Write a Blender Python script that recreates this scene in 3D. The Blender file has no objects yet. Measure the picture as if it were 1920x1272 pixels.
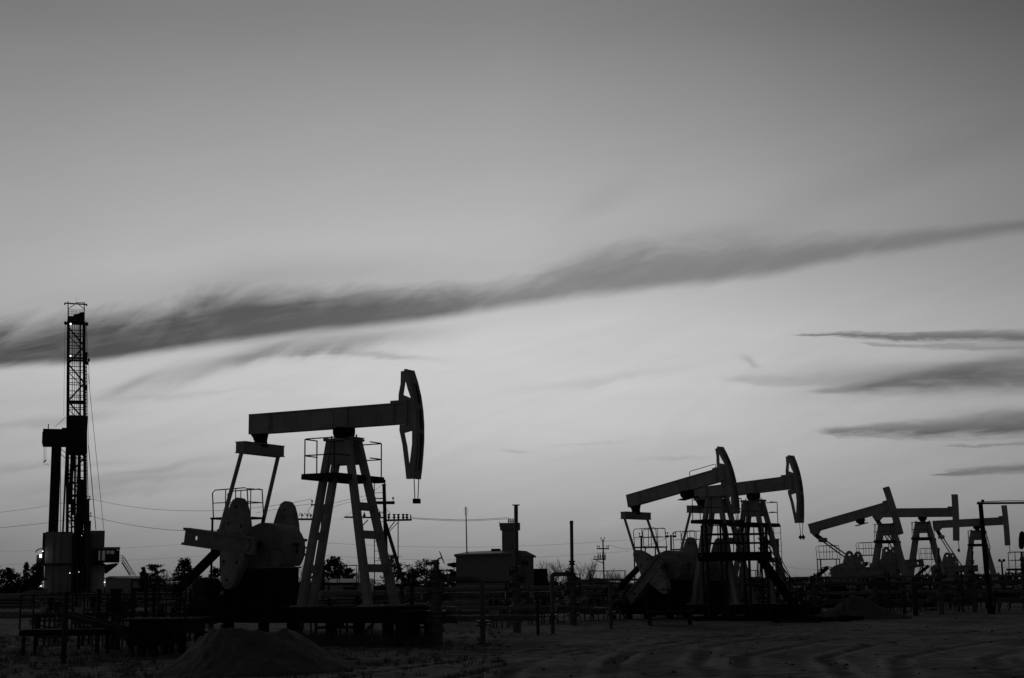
import bpy, math, random
from mathutils import Vector, Matrix
from mathutils.geometry import tessellate_polygon
import numpy as np
random.seed(7)
R = math.radians
SC = bpy.context.scene
COL = SC.collection

# ---------------------------------------------------------------- camera
F = 2800.0; CH = 1.7; TILT = math.atan(462 / F); ROLL = R(0.6)
cam_d = bpy.data.cameras.new('camera'); cam = bpy.data.objects.new('camera', cam_d); COL.objects.link(cam)
cam_d.sensor_width = 36; cam_d.lens = F / 1920 * 36; cam_d.clip_start = 0.5; cam_d.clip_end = 9000
cam.matrix_world = Matrix.Translation((0, 0, CH)) @ Matrix.Rotation(math.pi / 2 + TILT, 4, 'X') @ Matrix.Rotation(-ROLL, 4, 'Z')
SC.camera = cam
SC.render.resolution_x = 1024; SC.render.resolution_y = 678
SC.view_settings.view_transform = 'Standard'; SC.view_settings.look = 'None'
SC.view_settings.exposure = 0.0; SC.view_settings.gamma = 1.0

_c, _s, _cr, _sr = math.cos(TILT), math.sin(TILT), math.cos(ROLL), math.sin(ROLL)
def ray(px, py):
    xc = (px - 960) / F; yc = (636 - py) / F
    xc, yc = xc * _cr + yc * _sr, -xc * _sr + yc * _cr
    return Vector((xc, _c - yc * _s, _s + yc * _c))
def at(px, py, Y):                      # a measured spot of the photo at a chosen distance
    r = ray(px, py); return Vector((0, 0, CH)) + r * (Y / r.y)
def gr(px, py, z=0.0):
    r = ray(px, py); return Vector((0, 0, CH)) + r * ((z - CH) / r.z)
def uv(px, py):
    r = ray(px, py); return r.x / r.y, r.z / r.y

# ---------------------------------------------------------------- node expressions
class X:
    """tiny expression builder over Math nodes"""
    def __init__(s, t, o): s.t = t; s.o = o
    def _m(s, op, *a):
        n = s.t.nodes.new('ShaderNodeMath'); n.operation = op
        for i, v in enumerate((s,) + a):
            if isinstance(v, X): s.t.links.new(v.o, n.inputs[i])
            else: n.inputs[i].default_value = v
        return X(s.t, n.outputs[0])
    def __add__(s, b): return s._m('ADD', b)
    def __sub__(s, b): return s._m('SUBTRACT', b)
    def __mul__(s, b): return s._m('MULTIPLY', b)
    def __truediv__(s, b): return s._m('DIVIDE', b)
    def max(s, b): return s._m('MAXIMUM', b)
    def min(s, b): return s._m('MINIMUM', b)
    def f(s, op, *a): return s._m(op, *a)
    def curve(s, x0, x1, pts, y0=0.0, y1=1.0):
        """smooth curve through pts [(x, y)...]"""
        mr = (s - x0) / (x1 - x0)
        n = s.t.nodes.new('ShaderNodeFloatCurve'); c = n.mapping.curves[0]
        P = [((x - x0) / (x1 - x0), (y - y0) / (y1 - y0)) for x, y in pts]
        c.points[0].location = P[0]; c.points[1].location = P[-1]
        for p in P[1:-1]: c.points.new(*p)
        n.mapping.update(); s.t.links.new(mr.o, n.inputs[1])
        r = X(s.t, n.outputs[0])
        return r * (y1 - y0) + y0
def lin(v):
    v /= 255.0
    return v / 12.92 if v <= .04045 else ((v + .055) / 1.055) ** 2.4

# ---------------------------------------------------------------- world (dusk sky, monochrome)
W = bpy.data.worlds.new('World'); SC.world = W; W.use_nodes = True
wt = W.node_tree; wt.nodes.clear()
tc = wt.nodes.new('ShaderNodeTexCoord'); sp = wt.nodes.new('ShaderNodeSeparateXYZ'); wt.links.new(tc.outputs['Generated'], sp.inputs[0])
dx, dy, dz = (X(wt, sp.outputs[i]) for i in range(3))
yf = dy.max(0.12); U = dx / yf; V = dz / yf
ZP = []
for py, v in ((-2200, 48), (-1200, 74), (-500, 100), (0, 128), (150, 147), (300, 165), (450, 181), (560, 190), (680, 200), (760, 196), (850, 184), (930, 168), (1000, 148), (1060, 129), (1100, 113)):
    r = ray(960, py); ZP.append((r.z / r.length, lin(v)))
ZP = [(1.0, 0.024)] + ZP
ZP.reverse(); ZP = [(-0.02, lin(106))] + ZP
base = dz.curve(-0.02, 1.0, ZP, 0, 0.6)
az = dx.f('ARCTAN2', dy)
fz = az.f('ABSOLUTE')
AZ = az.curve(-3.1416, 3.1416, [(-3.1416, .145), (-1.9, .15), (-1.2, .27), (-.75, .55), (-.334, .82), (-.17, .95), (-.02, 1.0), (.1, .985), (.2, .90), (.334, .75), (.75, .42), (1.2, .22), (1.9, .15), (3.1416, .145)])
base = base * AZ * (U.max(0).min(.6) * V.max(0).min(.8) * -3.0 + 1.0).max(.25)
def combine(x, y, z=0.0):
    n = wt.nodes.new('ShaderNodeCombineXYZ')
    for i, v in enumerate((x, y, z)):
        if isinstance(v, X): wt.links.new(v.o, n.inputs[i])
        else: n.inputs[i].default_value = v
    return n.outputs[0]
def noise(vec, scale, det=5, rough=.55, dist=0.0):
    n = wt.nodes.new('ShaderNodeTexNoise'); n.inputs['Scale'].default_value = scale
    n.inputs['Detail'].default_value = det; n.inputs['Roughness'].default_value = rough; n.inputs['Distortion'].default_value = dist
    wt.links.new(vec, n.inputs['Vector']); return X(wt, n.outputs[0])
slant = V - U * 0.16
n_big = noise(combine(U * 2.2, slant * 10.0, 3.1), 2.0, 4, .5, .3) - .5
n_fine = noise(combine(U * 9.0, slant * 60.0, 7.7), 1.0, 8, .62, .8) - .5
n_wisp = noise(combine(U * 5.0 + n_big * .6, (V - U * 0.30) * 34.0, 1.3), 1.0, 8, .6, 1.2) - .5
n_flat = noise(combine(U * 6.0, V * 55.0, 9.9), 1.0, 7, .6, .6) - .5
px = 1 / F
def sstep(x):
    x = x.max(0.0).min(1.0); return x * x * (x * -2.0 + 3.0)
n_edge = noise(combine(U * 15.0, (V - U * 0.40) * 36.0, 5.2), 1.0, 8, .56, .9) - .5
n_core = noise(combine(U * 4.0, (V - U * 0.18) * 26.0, 2.2), 1.0, 7, .6, .8) - .5
n_tiny = noise(combine(U * 26.0, V * 110.0, 4.4), 1.0, 7, .65, .8) - .5
# long dark band rising to the right: its lower and upper outline
EL = [uv(x, y) for x, y in ((-500, 730), (-200, 704), (0, 689), (170, 678), (300, 660), (430, 641), (550, 624), (700, 608), (850, 592), (1000, 568), (1200, 540), (1400, 518), (1600, 479), (1920, 430), (2400, 376))]
EU = [uv(x, y) for x, y in ((-500, 655), (-200, 622), (0, 606), (170, 590), (300, 580), (400, 554), (450, 546), (520, 548), (600, 548), (750, 548), (900, 538), (1000, 518), (1050, 503), (1200, 466), (1350, 448), (1500, 448), (1700, 436), (1920, 414), (2400, 366))]
ST = [(-.55, .87), (-.34, .87), (-.24, .84), (-.13, .80), (-.06, .76), (0, .64), (.1, .50), (.2, .38), (.28, .36), (.34, .40), (.55, .3)]
vl = U.curve(-.55, .55, EL, 0.05, .35); vu = U.curve(-.55, .55, EU, 0.05, .35)
st = U.curve(-.55, .55, ST)
lo_ = sstep((V - vl + n_core * .010 + n_edge * .004) / (26 * px) + .5)
WD = U.curve(-.55, .55, [(-.55, .034), (-.34, .034), (-.2, .030), (-.08, .028), (0, .024), (.06, .030), (.14, .032), (.24, .020), (.34, .009), (.55, .007)], 0, .05)
up_ = sstep((vu - V + (n_edge * .62 + n_core * .60) * WD) / WD + .55)
soft = sstep((vu - V) / (130 * px) + .8) * .22
core = sstep((vu - V) / (150 * px) + .1)
band = lo_ * (up_ * (n_core * .85 + n_edge * .38 + .86 + core * .20)).max(soft).max(0).min(1.0) * st
sky = base * (band * -1.0 + 1.0)
# pointed cloud bars at right: left tip, right end, half height, strength
for (xl, yl, xr, yr, ry, s_) in ((1470, 626, 1960, 633, 11, .60), (1600, 640, 1960, 655, 9, .30), (1500, 735, 1960, 706, 30, .38), (1590, 730, 1990, 668, 20, .26), (1330, 714, 1960, 700, 26, .20), (1520, 813, 1960, 796, 24, .60), (1700, 812, 1960, 805, 11, .30), (1760, 838, 1960, 832, 4, .30), (1735, 888, 1960, 875, 11, .46)):
    (uL, vL), (uR, vR) = uv(xl, yl), uv(xr, yr)
    tt = (U - uL) / (uR - uL); tc_ = tt.max(0.0001)
    vc2 = tt * (vR - vL) + vL
    hh = tc_.min(1.3).f('POWER', .6) * (ry * px)
    dd_ = ((V - vc2 + n_tiny * .007 + n_flat * .012 + n_core * .008).f('ABSOLUTE')) / hh
    dens = sstep((dd_ * -1.0 + 1.6) * .62) * sstep(tt * 9.0) * ((tt - 1.0) * -4.0 + 1.6 if xr < 1900 else tt * 0 + 1.0).max(0).min(1.0)
    sky = sky * ((dens * (n_flat * 1.2 + n_tiny * .7 + n_core * .8 + 1.0)).max(0).min(1.0) * -s_ + 1.0)
# smaller clouds: px, py, half length, half height, slope, strength, streak source
for (cx, cy, rx, ry, sl, s_) in ((1850, 700, 150, 28, .10, .34), (1680, 712, 170, 20, .12, .24), (1560, 696, 140, 16, .04, .14),
                                 (1900, 775, 110, 14, .05, .25),
                                 (1404, 683, 16, 5, -.2, .30), (590, 655, 75, 8, .10, .28), (640, 640, 170, 20, .10, .38), (720, 665, 90, 6, -.1, .25), (300, 705, 110, 17, .30, .20), (400, 690, 90, 14, .35, .22), (490, 658, 90, 11, .2, .30), (240, 722, 50, 10, .5, .16),
                                 (240, 905, 210, 13, .10, .20), (280, 880, 130, 8, .15, .18), (80, 792, 140, 9, .10, .18), (100, 870, 160, 9, .05, .14), (330, 740, 200, 7, .06, .10), (200, 930, 160, 6, .1, .12), (1120, 380, 80, 30, .6, .07), (1120, 715, 150, 9, .12, .12),
                                 (1270, 862, 60, 4, .03, .14), (965, 844, 26, 2.5, 0, .18), (1110, 834, 60, 3, .05, .12), (1640, 335, 300, 40, .35, .09), (1480, 486, 220, 26, .12, .16), (560, 515, 260, 30, .1, .10), (1330, 450, 150, 22, .1, .18)):
    u0, v0 = uv(cx, cy)
    d1 = (U - u0) / (rx * px); d2 = (V - v0 - (U - u0) * sl + n_flat * .010 + n_edge * .014) / (ry * px)
    g = ((d1 * d1 + d2 * d2) * -1.0).f('EXPONENT')
    sky = sky * (((g * (n_flat * .9 + n_edge * 1.6 + 1.0)).max(0).min(1.0) * -s_) + 1.0)
# faint cirrus everywhere
sky = sky * ((n_wisp * .20 + n_flat * .13 + n_big * .12) * (sstep((V - .13) / .14) * -.72 + 1.0) + 1.0)
nsk = wt.nodes.new('ShaderNodeTexSky'); nsk.sky_type = 'NISHITA'; nsk.sun_disc = False
nsk.sun_elevation = R(0.5); nsk.sun_rotation = R(0); nsk.dust_density = 1.0
bwn = wt.nodes.new('ShaderNodeRGBToBW'); wt.links.new(nsk.outputs[0], bwn.inputs[0])
sky = sky + X(wt, bwn.outputs[0]) * 0.002
cc = combine(sky, sky, sky)
bg = wt.nodes.new('ShaderNodeBackground'); wt.links.new(cc, bg.inputs[0]); bg.inputs[1].default_value = 1.0
wo = wt.nodes.new('ShaderNodeOutputWorld'); wt.links.new(bg.outputs[0], wo.inputs[0])
# weak low sun lamp added for a soft rim; the sun itself has set
sd = bpy.data.lights.new('sun', 'SUN'); sd.energy = 0.03; sd.angle = R(10); sd.color = (1, 1, 1)
so = bpy.data.objects.new('sun', sd); COL.objects.link(so); so.rotation_euler = (R(-88), 0, 0)

# ---------------------------------------------------------------- materials (all grey: a monochrome picture)
def mat(name, v, rough=.6, metal=0.0, var=.25, scale=3.0, bump=0.0, emit=None):
    m = bpy.data.materials.new(name); m.use_nodes = True; t = m.node_tree; b = t.nodes['Principled BSDF']
    b.inputs['Roughness'].default_value = rough; b.inputs['Metallic'].default_value = metal
    if 'Specular IOR Level' in b.inputs: b.inputs['Specular IOR Level'].default_value = .3
    co = t.nodes.new('ShaderNodeTexCoord')
    n = t.nodes.new('ShaderNodeTexNoise'); n.inputs['Scale'].default_value = scale; n.inputs['Detail'].default_value = 6; n.inputs['Roughness'].default_value = .65
    t.links.new(co.outputs['Object'], n.inputs['Vector'])
    r = t.nodes.new('ShaderNodeValToRGB'); r.color_ramp.elements[0].position = .3; r.color_ramp.elements[1].position = .7
    a, c = v * (1 - var), v * (1 + var)
    r.color_ramp.elements[0].color = (a, a, a, 1); r.color_ramp.elements[1].color = (c, c, c, 1)
    t.links.new(n.outputs[0], r.inputs[0]); t.links.new(r.outputs[0], b.inputs['Base Color'])
    if bump:
        bp = t.nodes.new('ShaderNodeBump'); bp.inputs['Strength'].default_value = bump; t.links.new(n.outputs[0], bp.inputs['Height']); t.links.new(bp.outputs[0], b.inputs['Normal'])
    if emit:
        b.inputs['Emission Color'].default_value = (1, 1, 1, 1); b.inputs['Emission Strength'].default_value = emit
    return m
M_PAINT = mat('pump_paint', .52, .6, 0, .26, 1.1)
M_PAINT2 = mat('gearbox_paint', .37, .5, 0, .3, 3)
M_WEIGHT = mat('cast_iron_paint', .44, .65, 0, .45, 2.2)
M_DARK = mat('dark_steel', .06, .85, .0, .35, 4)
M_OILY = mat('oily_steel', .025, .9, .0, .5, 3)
M_PIPE = mat('pipe_steel', .19, .45, .2, .3, 5)
M_LPIPE = mat('lagged_pipe', .30, .5, .2, .2, 2)
M_FLOW = mat('flow_pipe_steel', .19, .5, 0, .3, 3)
M_WOOD = mat('weathered_wood', .09, .9, 0, .3, 4)
M_CONC = mat('concrete', .22, .9, 0, .2, 3, .2)
M_PANEL = mat('wall_panel', .50, .6, 0, .1, .6)
M_PANEL2 = mat('building_panel', .36, .6, 0, .1, .8)
M_ROOF = mat('metal_roof', .40, .45, .1, .12, .5)
M_RIGW = mat('rig_wall_panel', .40, .6, 0, .08, .3)
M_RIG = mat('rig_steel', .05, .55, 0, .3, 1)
M_LEAF = mat('foliage', .045, .9, 0, .4, .8)
M_BARK = mat('bark', .07, .95, 0, .3, 3)
M_GRASS = mat('dry_grass', .16, .9, 0, .4, 2)
M_SAND = mat('sand', .22, .95, 0, .25, 9, .5)
M_GLASS = mat('window_glass', .05, .08, 0, .1, 1)
M_REFLECT = mat('window_reflection_glow', .3, .5, 0, .1, 1, 0, .03)  # faint glow stands in for reflections in the cabin panes
M_LAMP = mat('lamp_glow', .8, .4, 0, 0, 1, 0, 2.2)
M_CLOTH = mat('cable_rubber', .04, .6, 0, .2, 4)
M_CLOD = mat('soil_clod', .10, .95, 0, .4, 6)

# ---------------------------------------------------------------- mesh builder
class MB:
    def __init__(s): s.v = []; s.f = []; s.sm = []
    def add(s, vs, fs, smooth=False):
        o = len(s.v); s.v += [Vector(v) for v in vs]; s.f += [[i + o for i in f] for f in fs]; s.sm += [smooth] * len(fs); return s
    def box(s, x0, x1, y0, y1, z0, z1):
        return s.add([(x0, y0, z0), (x1, y0, z0), (x1, y1, z0), (x0, y1, z0), (x0, y0, z1), (x1, y0, z1), (x1, y1, z1), (x0, y1, z1)],
                     [(0, 3, 2, 1), (4, 5, 6, 7), (0, 1, 5, 4), (1, 2, 6, 5), (2, 3, 7, 6), (3, 0, 4, 7)])
    def bar(s, p, q, w, h, w2=None, h2=None, ref=None):
        p, q = Vector(p), Vector(q); d = (q - p).normalized()
        ref = Vector(ref) if ref else (Vector((0, 0, 1)) if abs(d.z) < .95 else Vector((1, 0, 0)))
        a = d.cross(ref).normalized(); b = a.cross(d).normalized()
        w2 = w if w2 is None else w2; h2 = h if h2 is None else h2
        vs = []
        for c, ww, hh in ((p, w, h), (q, w2, h2)):
            for i, j in ((-1, -1), (1, -1), (1, 1), (-1, 1)): vs.append(c + a * (i * ww / 2) + b * (j * hh / 2))
        return s.add(vs, [(0, 3, 2, 1), (4, 5, 6, 7), (0, 1, 5, 4), (1, 2, 6, 5), (2, 3, 7, 6), (3, 0, 4, 7)])
    def tube(s, p, q, r, n=8, r2=None):
        return s.path([p, q], r, n, r2)
    def path(s, pts, r, n=8, r2=None, closed=False):
        pts = [Vector(p) for p in pts]; m = len(pts); r2 = r if r2 is None else r2; vs = []; a0 = None
        for i, p in enumerate(pts):
            if closed: d = pts[(i + 1) % m] - pts[i - 1]
            else: d = pts[min(i + 1, m - 1)] - pts[max(i - 1, 0)]
            d.normalize()
            if a0 is None: a0 = d.cross(Vector((0, 0, 1)) if abs(d.z) < .9 else Vector((1, 0, 0)))
            a = (a0 - d * a0.dot(d)).normalized(); a0 = a; b = d.cross(a)
            rr = r + (r2 - r) * i / max(m - 1, 1)
            for k in range(n):
                t = 2 * math.pi * k / n; vs.append(p + a * (math.cos(t) * rr) + b * (math.sin(t) * rr))
        fs = []
        for i in range(m if closed else m - 1):
            j = (i + 1) % m
            for k in range(n):
                l = (k + 1) % n; fs.append((i * n + k, i * n + l, j * n + l, j * n + k))
        s.add(vs, fs, n > 5)
        if not closed: s.add(vs[:n], [tuple(range(n))[::-1]]); s.add(vs[-n:], [tuple(range(n))])
        return s
    def lathe(s, c, axis, prof, n=16):
        """prof: (distance along axis, radius)"""
        c = Vector(c); d = Vector(axis).normalized(); a = d.cross(Vector((0, 0, 1)) if abs(d.z) < .9 else Vector((1, 0, 0))).normalized(); b = d.cross(a)
        vs = []
        for h, r in prof:
            for k in range(n):
                t = 2 * math.pi * k / n; vs.append(c + d * h + a * (math.cos(t) * r) + b * (math.sin(t) * r))
        fs = []
        for i in range(len(prof) - 1):
            for k in range(n):
                l = (k + 1) % n; fs.append((i * n + k, i * n + l, (i + 1) * n + l, (i + 1) * n + k))
        s.add(vs, fs); s.add(vs[:n], [tuple(range(n))[::-1]]); s.add(vs[-n:], [tuple(range(n))]); return s
    def prism(s, loops, y0, y1, fr=None):
        """loops of (x, z) outline + holes, extruded along y; fr maps (x, y, z)"""
        if not isinstance(loops[0][0], (tuple, list)): loops = [loops]
        fr = fr or (lambda x, y, z: Vector((x, y, z)))
        tri = tessellate_polygon([[Vector((x, z, 0)) for x, z in l] for l in loops])
        flat = [p for l in loops for p in l]; n = len(flat)
        vs = [fr(x, y0, z) for x, z in flat] + [fr(x, y1, z) for x, z in flat]
        fs = [tuple(t) for t in tri] + [tuple(i + n for i in t)[::-1] for t in tri]
        o = 0
        for l in loops:
            m = len(l)
            for i in range(m): j = (i + 1) % m; fs.append((o + i, o + j, o + j + n, o + i + n))
            o += m
        return s.add(vs, fs)
    def build(s, name, m, parent=None, M=None, origin=None, label=None):
        vs = [M @ v for v in s.v] if M else s.v
        if origin is not None: o_ = Vector(origin); vs = [v - o_ for v in vs]
        me = bpy.data.meshes.new(name); me.from_pydata([tuple(v) for v in vs], [], s.f); me.update()
        me.polygons.foreach_set('use_smooth', s.sm)
        me.materials.append(m)
        o = bpy.data.objects.new(name, me); COL.objects.link(o)
        if parent: o.parent = parent
        if origin is not None and not parent: o.location = origin
        if label: o['label'] = label
        return o
def tag(o, label=None, cat=None, group=None, kind=None):
    if label: o['label'] = label
    if cat: o['category'] = cat
    if group: o['group'] = group
    if kind: o['kind'] = kind
    return o
def thing(name, label, cat, loc=(0, 0, 0), rz=0, group=None):
    o = bpy.data.objects.new(name, None); COL.objects.link(o); o.location = loc; o.rotation_euler = (0, 0, rz); o.empty_display_size = .3
    return tag(o, label, cat, group)
class TM:
    """parts written in world coordinates under a thing placed at loc"""
    def __init__(s, name, label, cat, loc, group=None):
        s.loc = Vector(loc); s.o = thing(name, label, cat, loc, 0, group)
    def part(s, mb, name, m, parent=None, label=None):
        return mb.build(name, m, parent or s.o, None, s.loc, label)
def copy_tree(o, parent=None):
    c = o.copy(); COL.objects.link(c); c.parent = parent
    for ch in o.children: copy_tree(ch, c)
    return c
def circ(cx, cz, r, n=14, a0=0.0): return [(cx + r * math.cos(a0 + 2 * math.pi * k / n), cz + r * math.sin(a0 + 2 * math.pi * k / n)) for k in range(n)]
def rail(mb, pts, h, r=.02, mids=(.5,), posts=True, n=6):
    """handrail along a polyline of feet"""
    pts = [Vector(p) for p in pts]
    for k in (1.0,) + tuple(mids):
        for a, b in zip(pts, pts[1:]): mb.tube(a + Vector((0, 0, h * k)), b + Vector((0, 0, h * k)), r, n)
    if posts:
        for p in pts: mb.tube(p, p + Vector((0, 0, h)), r, n)
    return mb

# ---------------------------------------------------------------- ground
def hnoise(x, y, seed=0):
    """cheap value noise with numpy"""
    xi = np.floor(x).astype(np.int64); yi = np.floor(y).astype(np.int64); xf = x - xi; yf_ = y - yi
    def h(a, b):
        n = (a * 374761393 + b * 668265263 + seed * 1442695) & 0x7fffffff
        n = ((n ^ (n >> 13)) * 1274126177) & 0x7fffffff
        return ((n ^ (n >> 16)) & 0xffff) / 65535.0
    sx = xf * xf * (3 - 2 * xf); sy = yf_ * yf_ * (3 - 2 * yf_)
    return (h(xi, yi) * (1 - sx) + h(xi + 1, yi) * sx) * (1 - sy) + (h(xi, yi + 1) * (1 - sx) + h(xi + 1, yi + 1) * sx) * sy
def fbm(x, y, o=4, seed=0):
    t = 0; a = .5
    for i in range(o): t = t + a * (hnoise(x * 2 ** i, y * 2 ** i, seed + i) - .5); a *= .5
    return t
def track(x, y, pts, w=.95):
    """a pair of wheel ruts along a polyline; returns height change"""
    d = np.full(x.shape, 1e9)
    for (ax, ay), (bx, by) in zip(pts, pts[1:]):
        ux, uy = bx - ax, by - ay; L2 = ux * ux + uy * uy
        t = np.clip(((x - ax) * ux + (y - ay) * uy) / L2, 0, 1)
        d = np.minimum(d, np.hypot(x - ax - t * ux, y - ay - t * uy))
    q = np.abs(d - w)
    return -.075 * np.exp(-(q / .17) ** 2) + .055 * np.exp(-((q - .34) / .12) ** 2)
def arc(cx, cy, r, a0, a1, n=12): return [(cx + r * math.cos(R(a0 + (a1 - a0) * k / n)), cy + r * math.sin(R(a0 + (a1 - a0) * k / n))) for k in range(n + 1)]
TRACKS = [[(2.6, 19), (2.75, 27), (2.95, 33), (4.2, 41), (7.7, 49), (14, 55), (30, 61)], [(.5, 19), (.8, 30), (1.9, 38), (5, 46), (11, 53), (25, 58)], [(4.9, 19), (5.1, 28), (6.3, 36), (10, 44), (18, 52), (34, 60)], [(7.0, 19), (7.6, 26), (9.5, 34), (14, 42), (22, 49), (40, 56)], [(-3.6, 19), (-2.5, 28), (.5, 38), (6, 49), (18, 60)], [(12, 22), (11.5, 30), (14, 38), (24, 46)]]
def gheight(x, y):
    z = fbm(x / 7, y / 7, 3, 1) * .14 + fbm(x / 1.8, y / 1.8, 4, 5) * .085 + fbm(x / .45, y / .45, 3, 9) * .05
    near = np.clip((75 - y) / 25, 0, 1)
    tz = 0
    for t in TRACKS: tz = tz + track(x, y, t)
    z = z + np.clip(tz, -.085, .06) * near * np.clip(.30 + fbm(x / 3.1, y / 4.3, 3, 21) * 1.5, .06, .62)
    return z * np.clip((400 - y) / 200, 0, 1)
def gz(x, y): return float(gheight(np.array([float(x)]), np.array([float(y)]))[0])
def make_ground():
    ys = [13.0]
    while ys[-1] < 4200: ys.append(ys[-1] + (.10 + max(0, ys[-1] - 20) * .0065 if ys[-1] < 140 else ys[-1] * .035))
    ys = np.array(ys); ks = np.linspace(-.46, .46, 520)
    Xg = ks[None, :] * (ys[:, None] + 4); Yg = np.repeat(ys[:, None], len(ks), 1)
    Zg = gheight(Xg, Yg)
    nr, nc = Xg.shape
    v = np.stack([Xg.ravel(), Yg.ravel(), Zg.ravel()], 1)
    i = np.arange((nr - 1) * (nc - 1)); r_ = i // (nc - 1); c_ = i % (nc - 1); a = r_ * nc + c_
    f = np.stack([a, a + 1, a + 1 + nc, a + nc], 1)
    # coarse surround so that the field goes on to every side
    ext = []; 
    o = len(v)
    L = [(-.46 * (yy + 4), yy) for yy in (13, 60, 300, 4200)]; 
    ev = [(-60, -60, -.05), (60, -60, -.05), (.46 * 17, 13, 0), (-.46 * 17, 13, 0), (-4000, -60, -.05), (-4000, 4200, -.05), (-.46 * 4204, 4200, 0), (4000, -60, -.05), (4000, 4200, -.05), (.46 * 4204, 4200, 0)]
    v = np.concatenate([v, np.array(ev)]); ef = [(o, o + 1, o + 2, o + 3), (o + 4, o, o + 3, o + 6), (o + 4, o + 6, o + 5, o + 4), (o + 1, o + 7, o + 9, o + 2), (o + 7, o + 8, o + 9, o + 7)]
    faces = [tuple(q) for q in f.tolist()] + [q if len(set(q)) == 4 else q[:3] for q in ef]
    me = bpy.data.meshes.new('ground'); me.from_pydata(v.tolist(), [], faces); me.update()
    me.polygons.foreach_set('use_smooth', [True] * len(me.polygons))
    ob = bpy.data.objects.new('ground', me); COL.objects.link(ob); ob['kind'] = 'structure'
    wear = np.zeros(Xg.shape)
    for tr in TRACKS: wear = wear + np.clip(track(Xg, Yg, tr) / .055, -1, 1)
    wear = np.clip(wear, -1, 1) * np.clip((80 - Yg) / 25, 0, 1) * np.clip(.5 + fbm(Xg / 2.3, Yg / 3.7, 3, 33) * 2.2, .05, 1)
    at_ = me.attributes.new('packed_soil', 'FLOAT', 'POINT'); at_.data.foreach_set('value', np.concatenate([wear.ravel(), np.zeros(len(ev))]).astype(np.float32))
    m = bpy.data.materials.new('ground_soil'); m.use_nodes = True; t = m.node_tree; b = t.nodes['Principled BSDF']; b.inputs['Roughness'].default_value = .95
    b.inputs['Specular IOR Level'].default_value = .1
    co = t.nodes.new('ShaderNodeTexCoord')
    def nz(sc, det, sx=1, sy=1, dist=0):
        mp = t.nodes.new('ShaderNodeMapping'); mp.inputs['Scale'].default_value = (sx, sy, 1); t.links.new(co.outputs['Object'], mp.inputs[0])
        n = t.nodes.new('ShaderNodeTexNoise'); n.inputs['Scale'].default_value = sc; n.inputs['Detail'].default_value = det; n.inputs['Roughness'].default_value = .65; n.inputs['Distortion'].default_value = dist
        t.links.new(mp.outputs[0], n.inputs['Vector']); return X(t, n.outputs[0])
    a1 = nz(.22, 6, 1, .6, .5); a2 = nz(2.0, 7); a3 = nz(14, 5)
    an = t.nodes.new('ShaderNodeAttribute'); an.attribute_name = 'packed_soil'; wv_ = X(t, an.outputs['Fac'])
    a4 = nz(.9, 6, 1, 2.2, 1.0)
    k = ((a1 - .5) * 1.8 + (a2 - .5) * .9 + (a4 - .5) * 1.6 + (a3 - .5) * .5 + wv_ * .40 + .57).max(0).min(1)
    r = t.nodes.new('ShaderNodeValToRGB'); t.links.new(k.o, r.inputs[0])
    r.color_ramp.elements[0].color = (.09, .09, .09, 1); r.color_ramp.elements[0].position = .1
    r.color_ramp.elements[1].color = (.60, .60, .60, 1); r.color_ramp.elements[1].position = .95
    e = r.color_ramp.elements.new(.5); e.color = (.28, .28, .28, 1)
    t.links.new(r.outputs[0], b.inputs['Base Color'])
    bp = t.nodes.new('ShaderNodeBump'); bp.inputs['Strength'].default_value = .6; bp.inputs['Distance'].default_value = .05
    hh = a2 * .6 + a3 * .4; t.links.new(hh.o, bp.inputs['Height']); t.links.new(bp.outputs[0], b.inputs['Normal'])
    me.materials.append(m)
make_ground()

def mound(c, rx0, rx1, ry, h, label, flat=.25, seed=3):
    c = Vector(c); n = 90; m = 70; vs = []; fs = []
    for j in range(m + 1):
        for i in range(n + 1):
            x = -1 + 2 * i / n; y = -1 + 2 * j / m
            d = math.hypot(x, y)
            s_ = max(0.0, 1 - max(0, (d - flat) / (1 - flat)))
            wob = float(fbm(np.array([x * 2.2 + 9]), np.array([y * 2.2]), 4, seed)[0])
            z = h * max(0, (s_ ** 1.45) * (1 + wob * .6) + wob * .3 * min(1, s_ * 4)) - .06 * (d > .9)
            z += float(fbm(np.array([x * 14.]), np.array([y * 14.]), 3, seed + 5)[0]) * .11 * min(1, s_ * 3) + float(fbm(np.array([x * 34.]), np.array([y * 34.]), 2, seed + 9)[0]) * .06 * min(1, s_ * 3)
            if d > 1.0: z = -.15
            X_ = c.x + x * (rx1 if x > 0 else rx0); Y_ = c.y + y * ry
            vs.append((X_, Y_, z + c.z))
    for j in range(m):
        for i in range(n): a = j * (n + 1) + i; fs.append((a, a + 1, a + n + 2, a + n + 1))
    b = MB(); b.add(vs, fs, True); o = b.build('sand_mound', M_SAND, None, None, (c.x, c.y, 0)); tag(o, label, 'mound', 'heaps of sand on the site'); return o
p = at(455, 1180, 32)
mound((p.x - .02, 32, 0), 1.9, 2.8, 3.4, p.z - .02, 'big loose sand heap in the foreground below the nearest pumpjack', .34, 3)
p = at(1600, 1122, 72)
mound((p.x, 72, 0), 2.4, 3.0, 2.2, p.z + .05, 'smaller sand heap at right in front of the hoop wheel pumpjacks', .12, 8)

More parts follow.
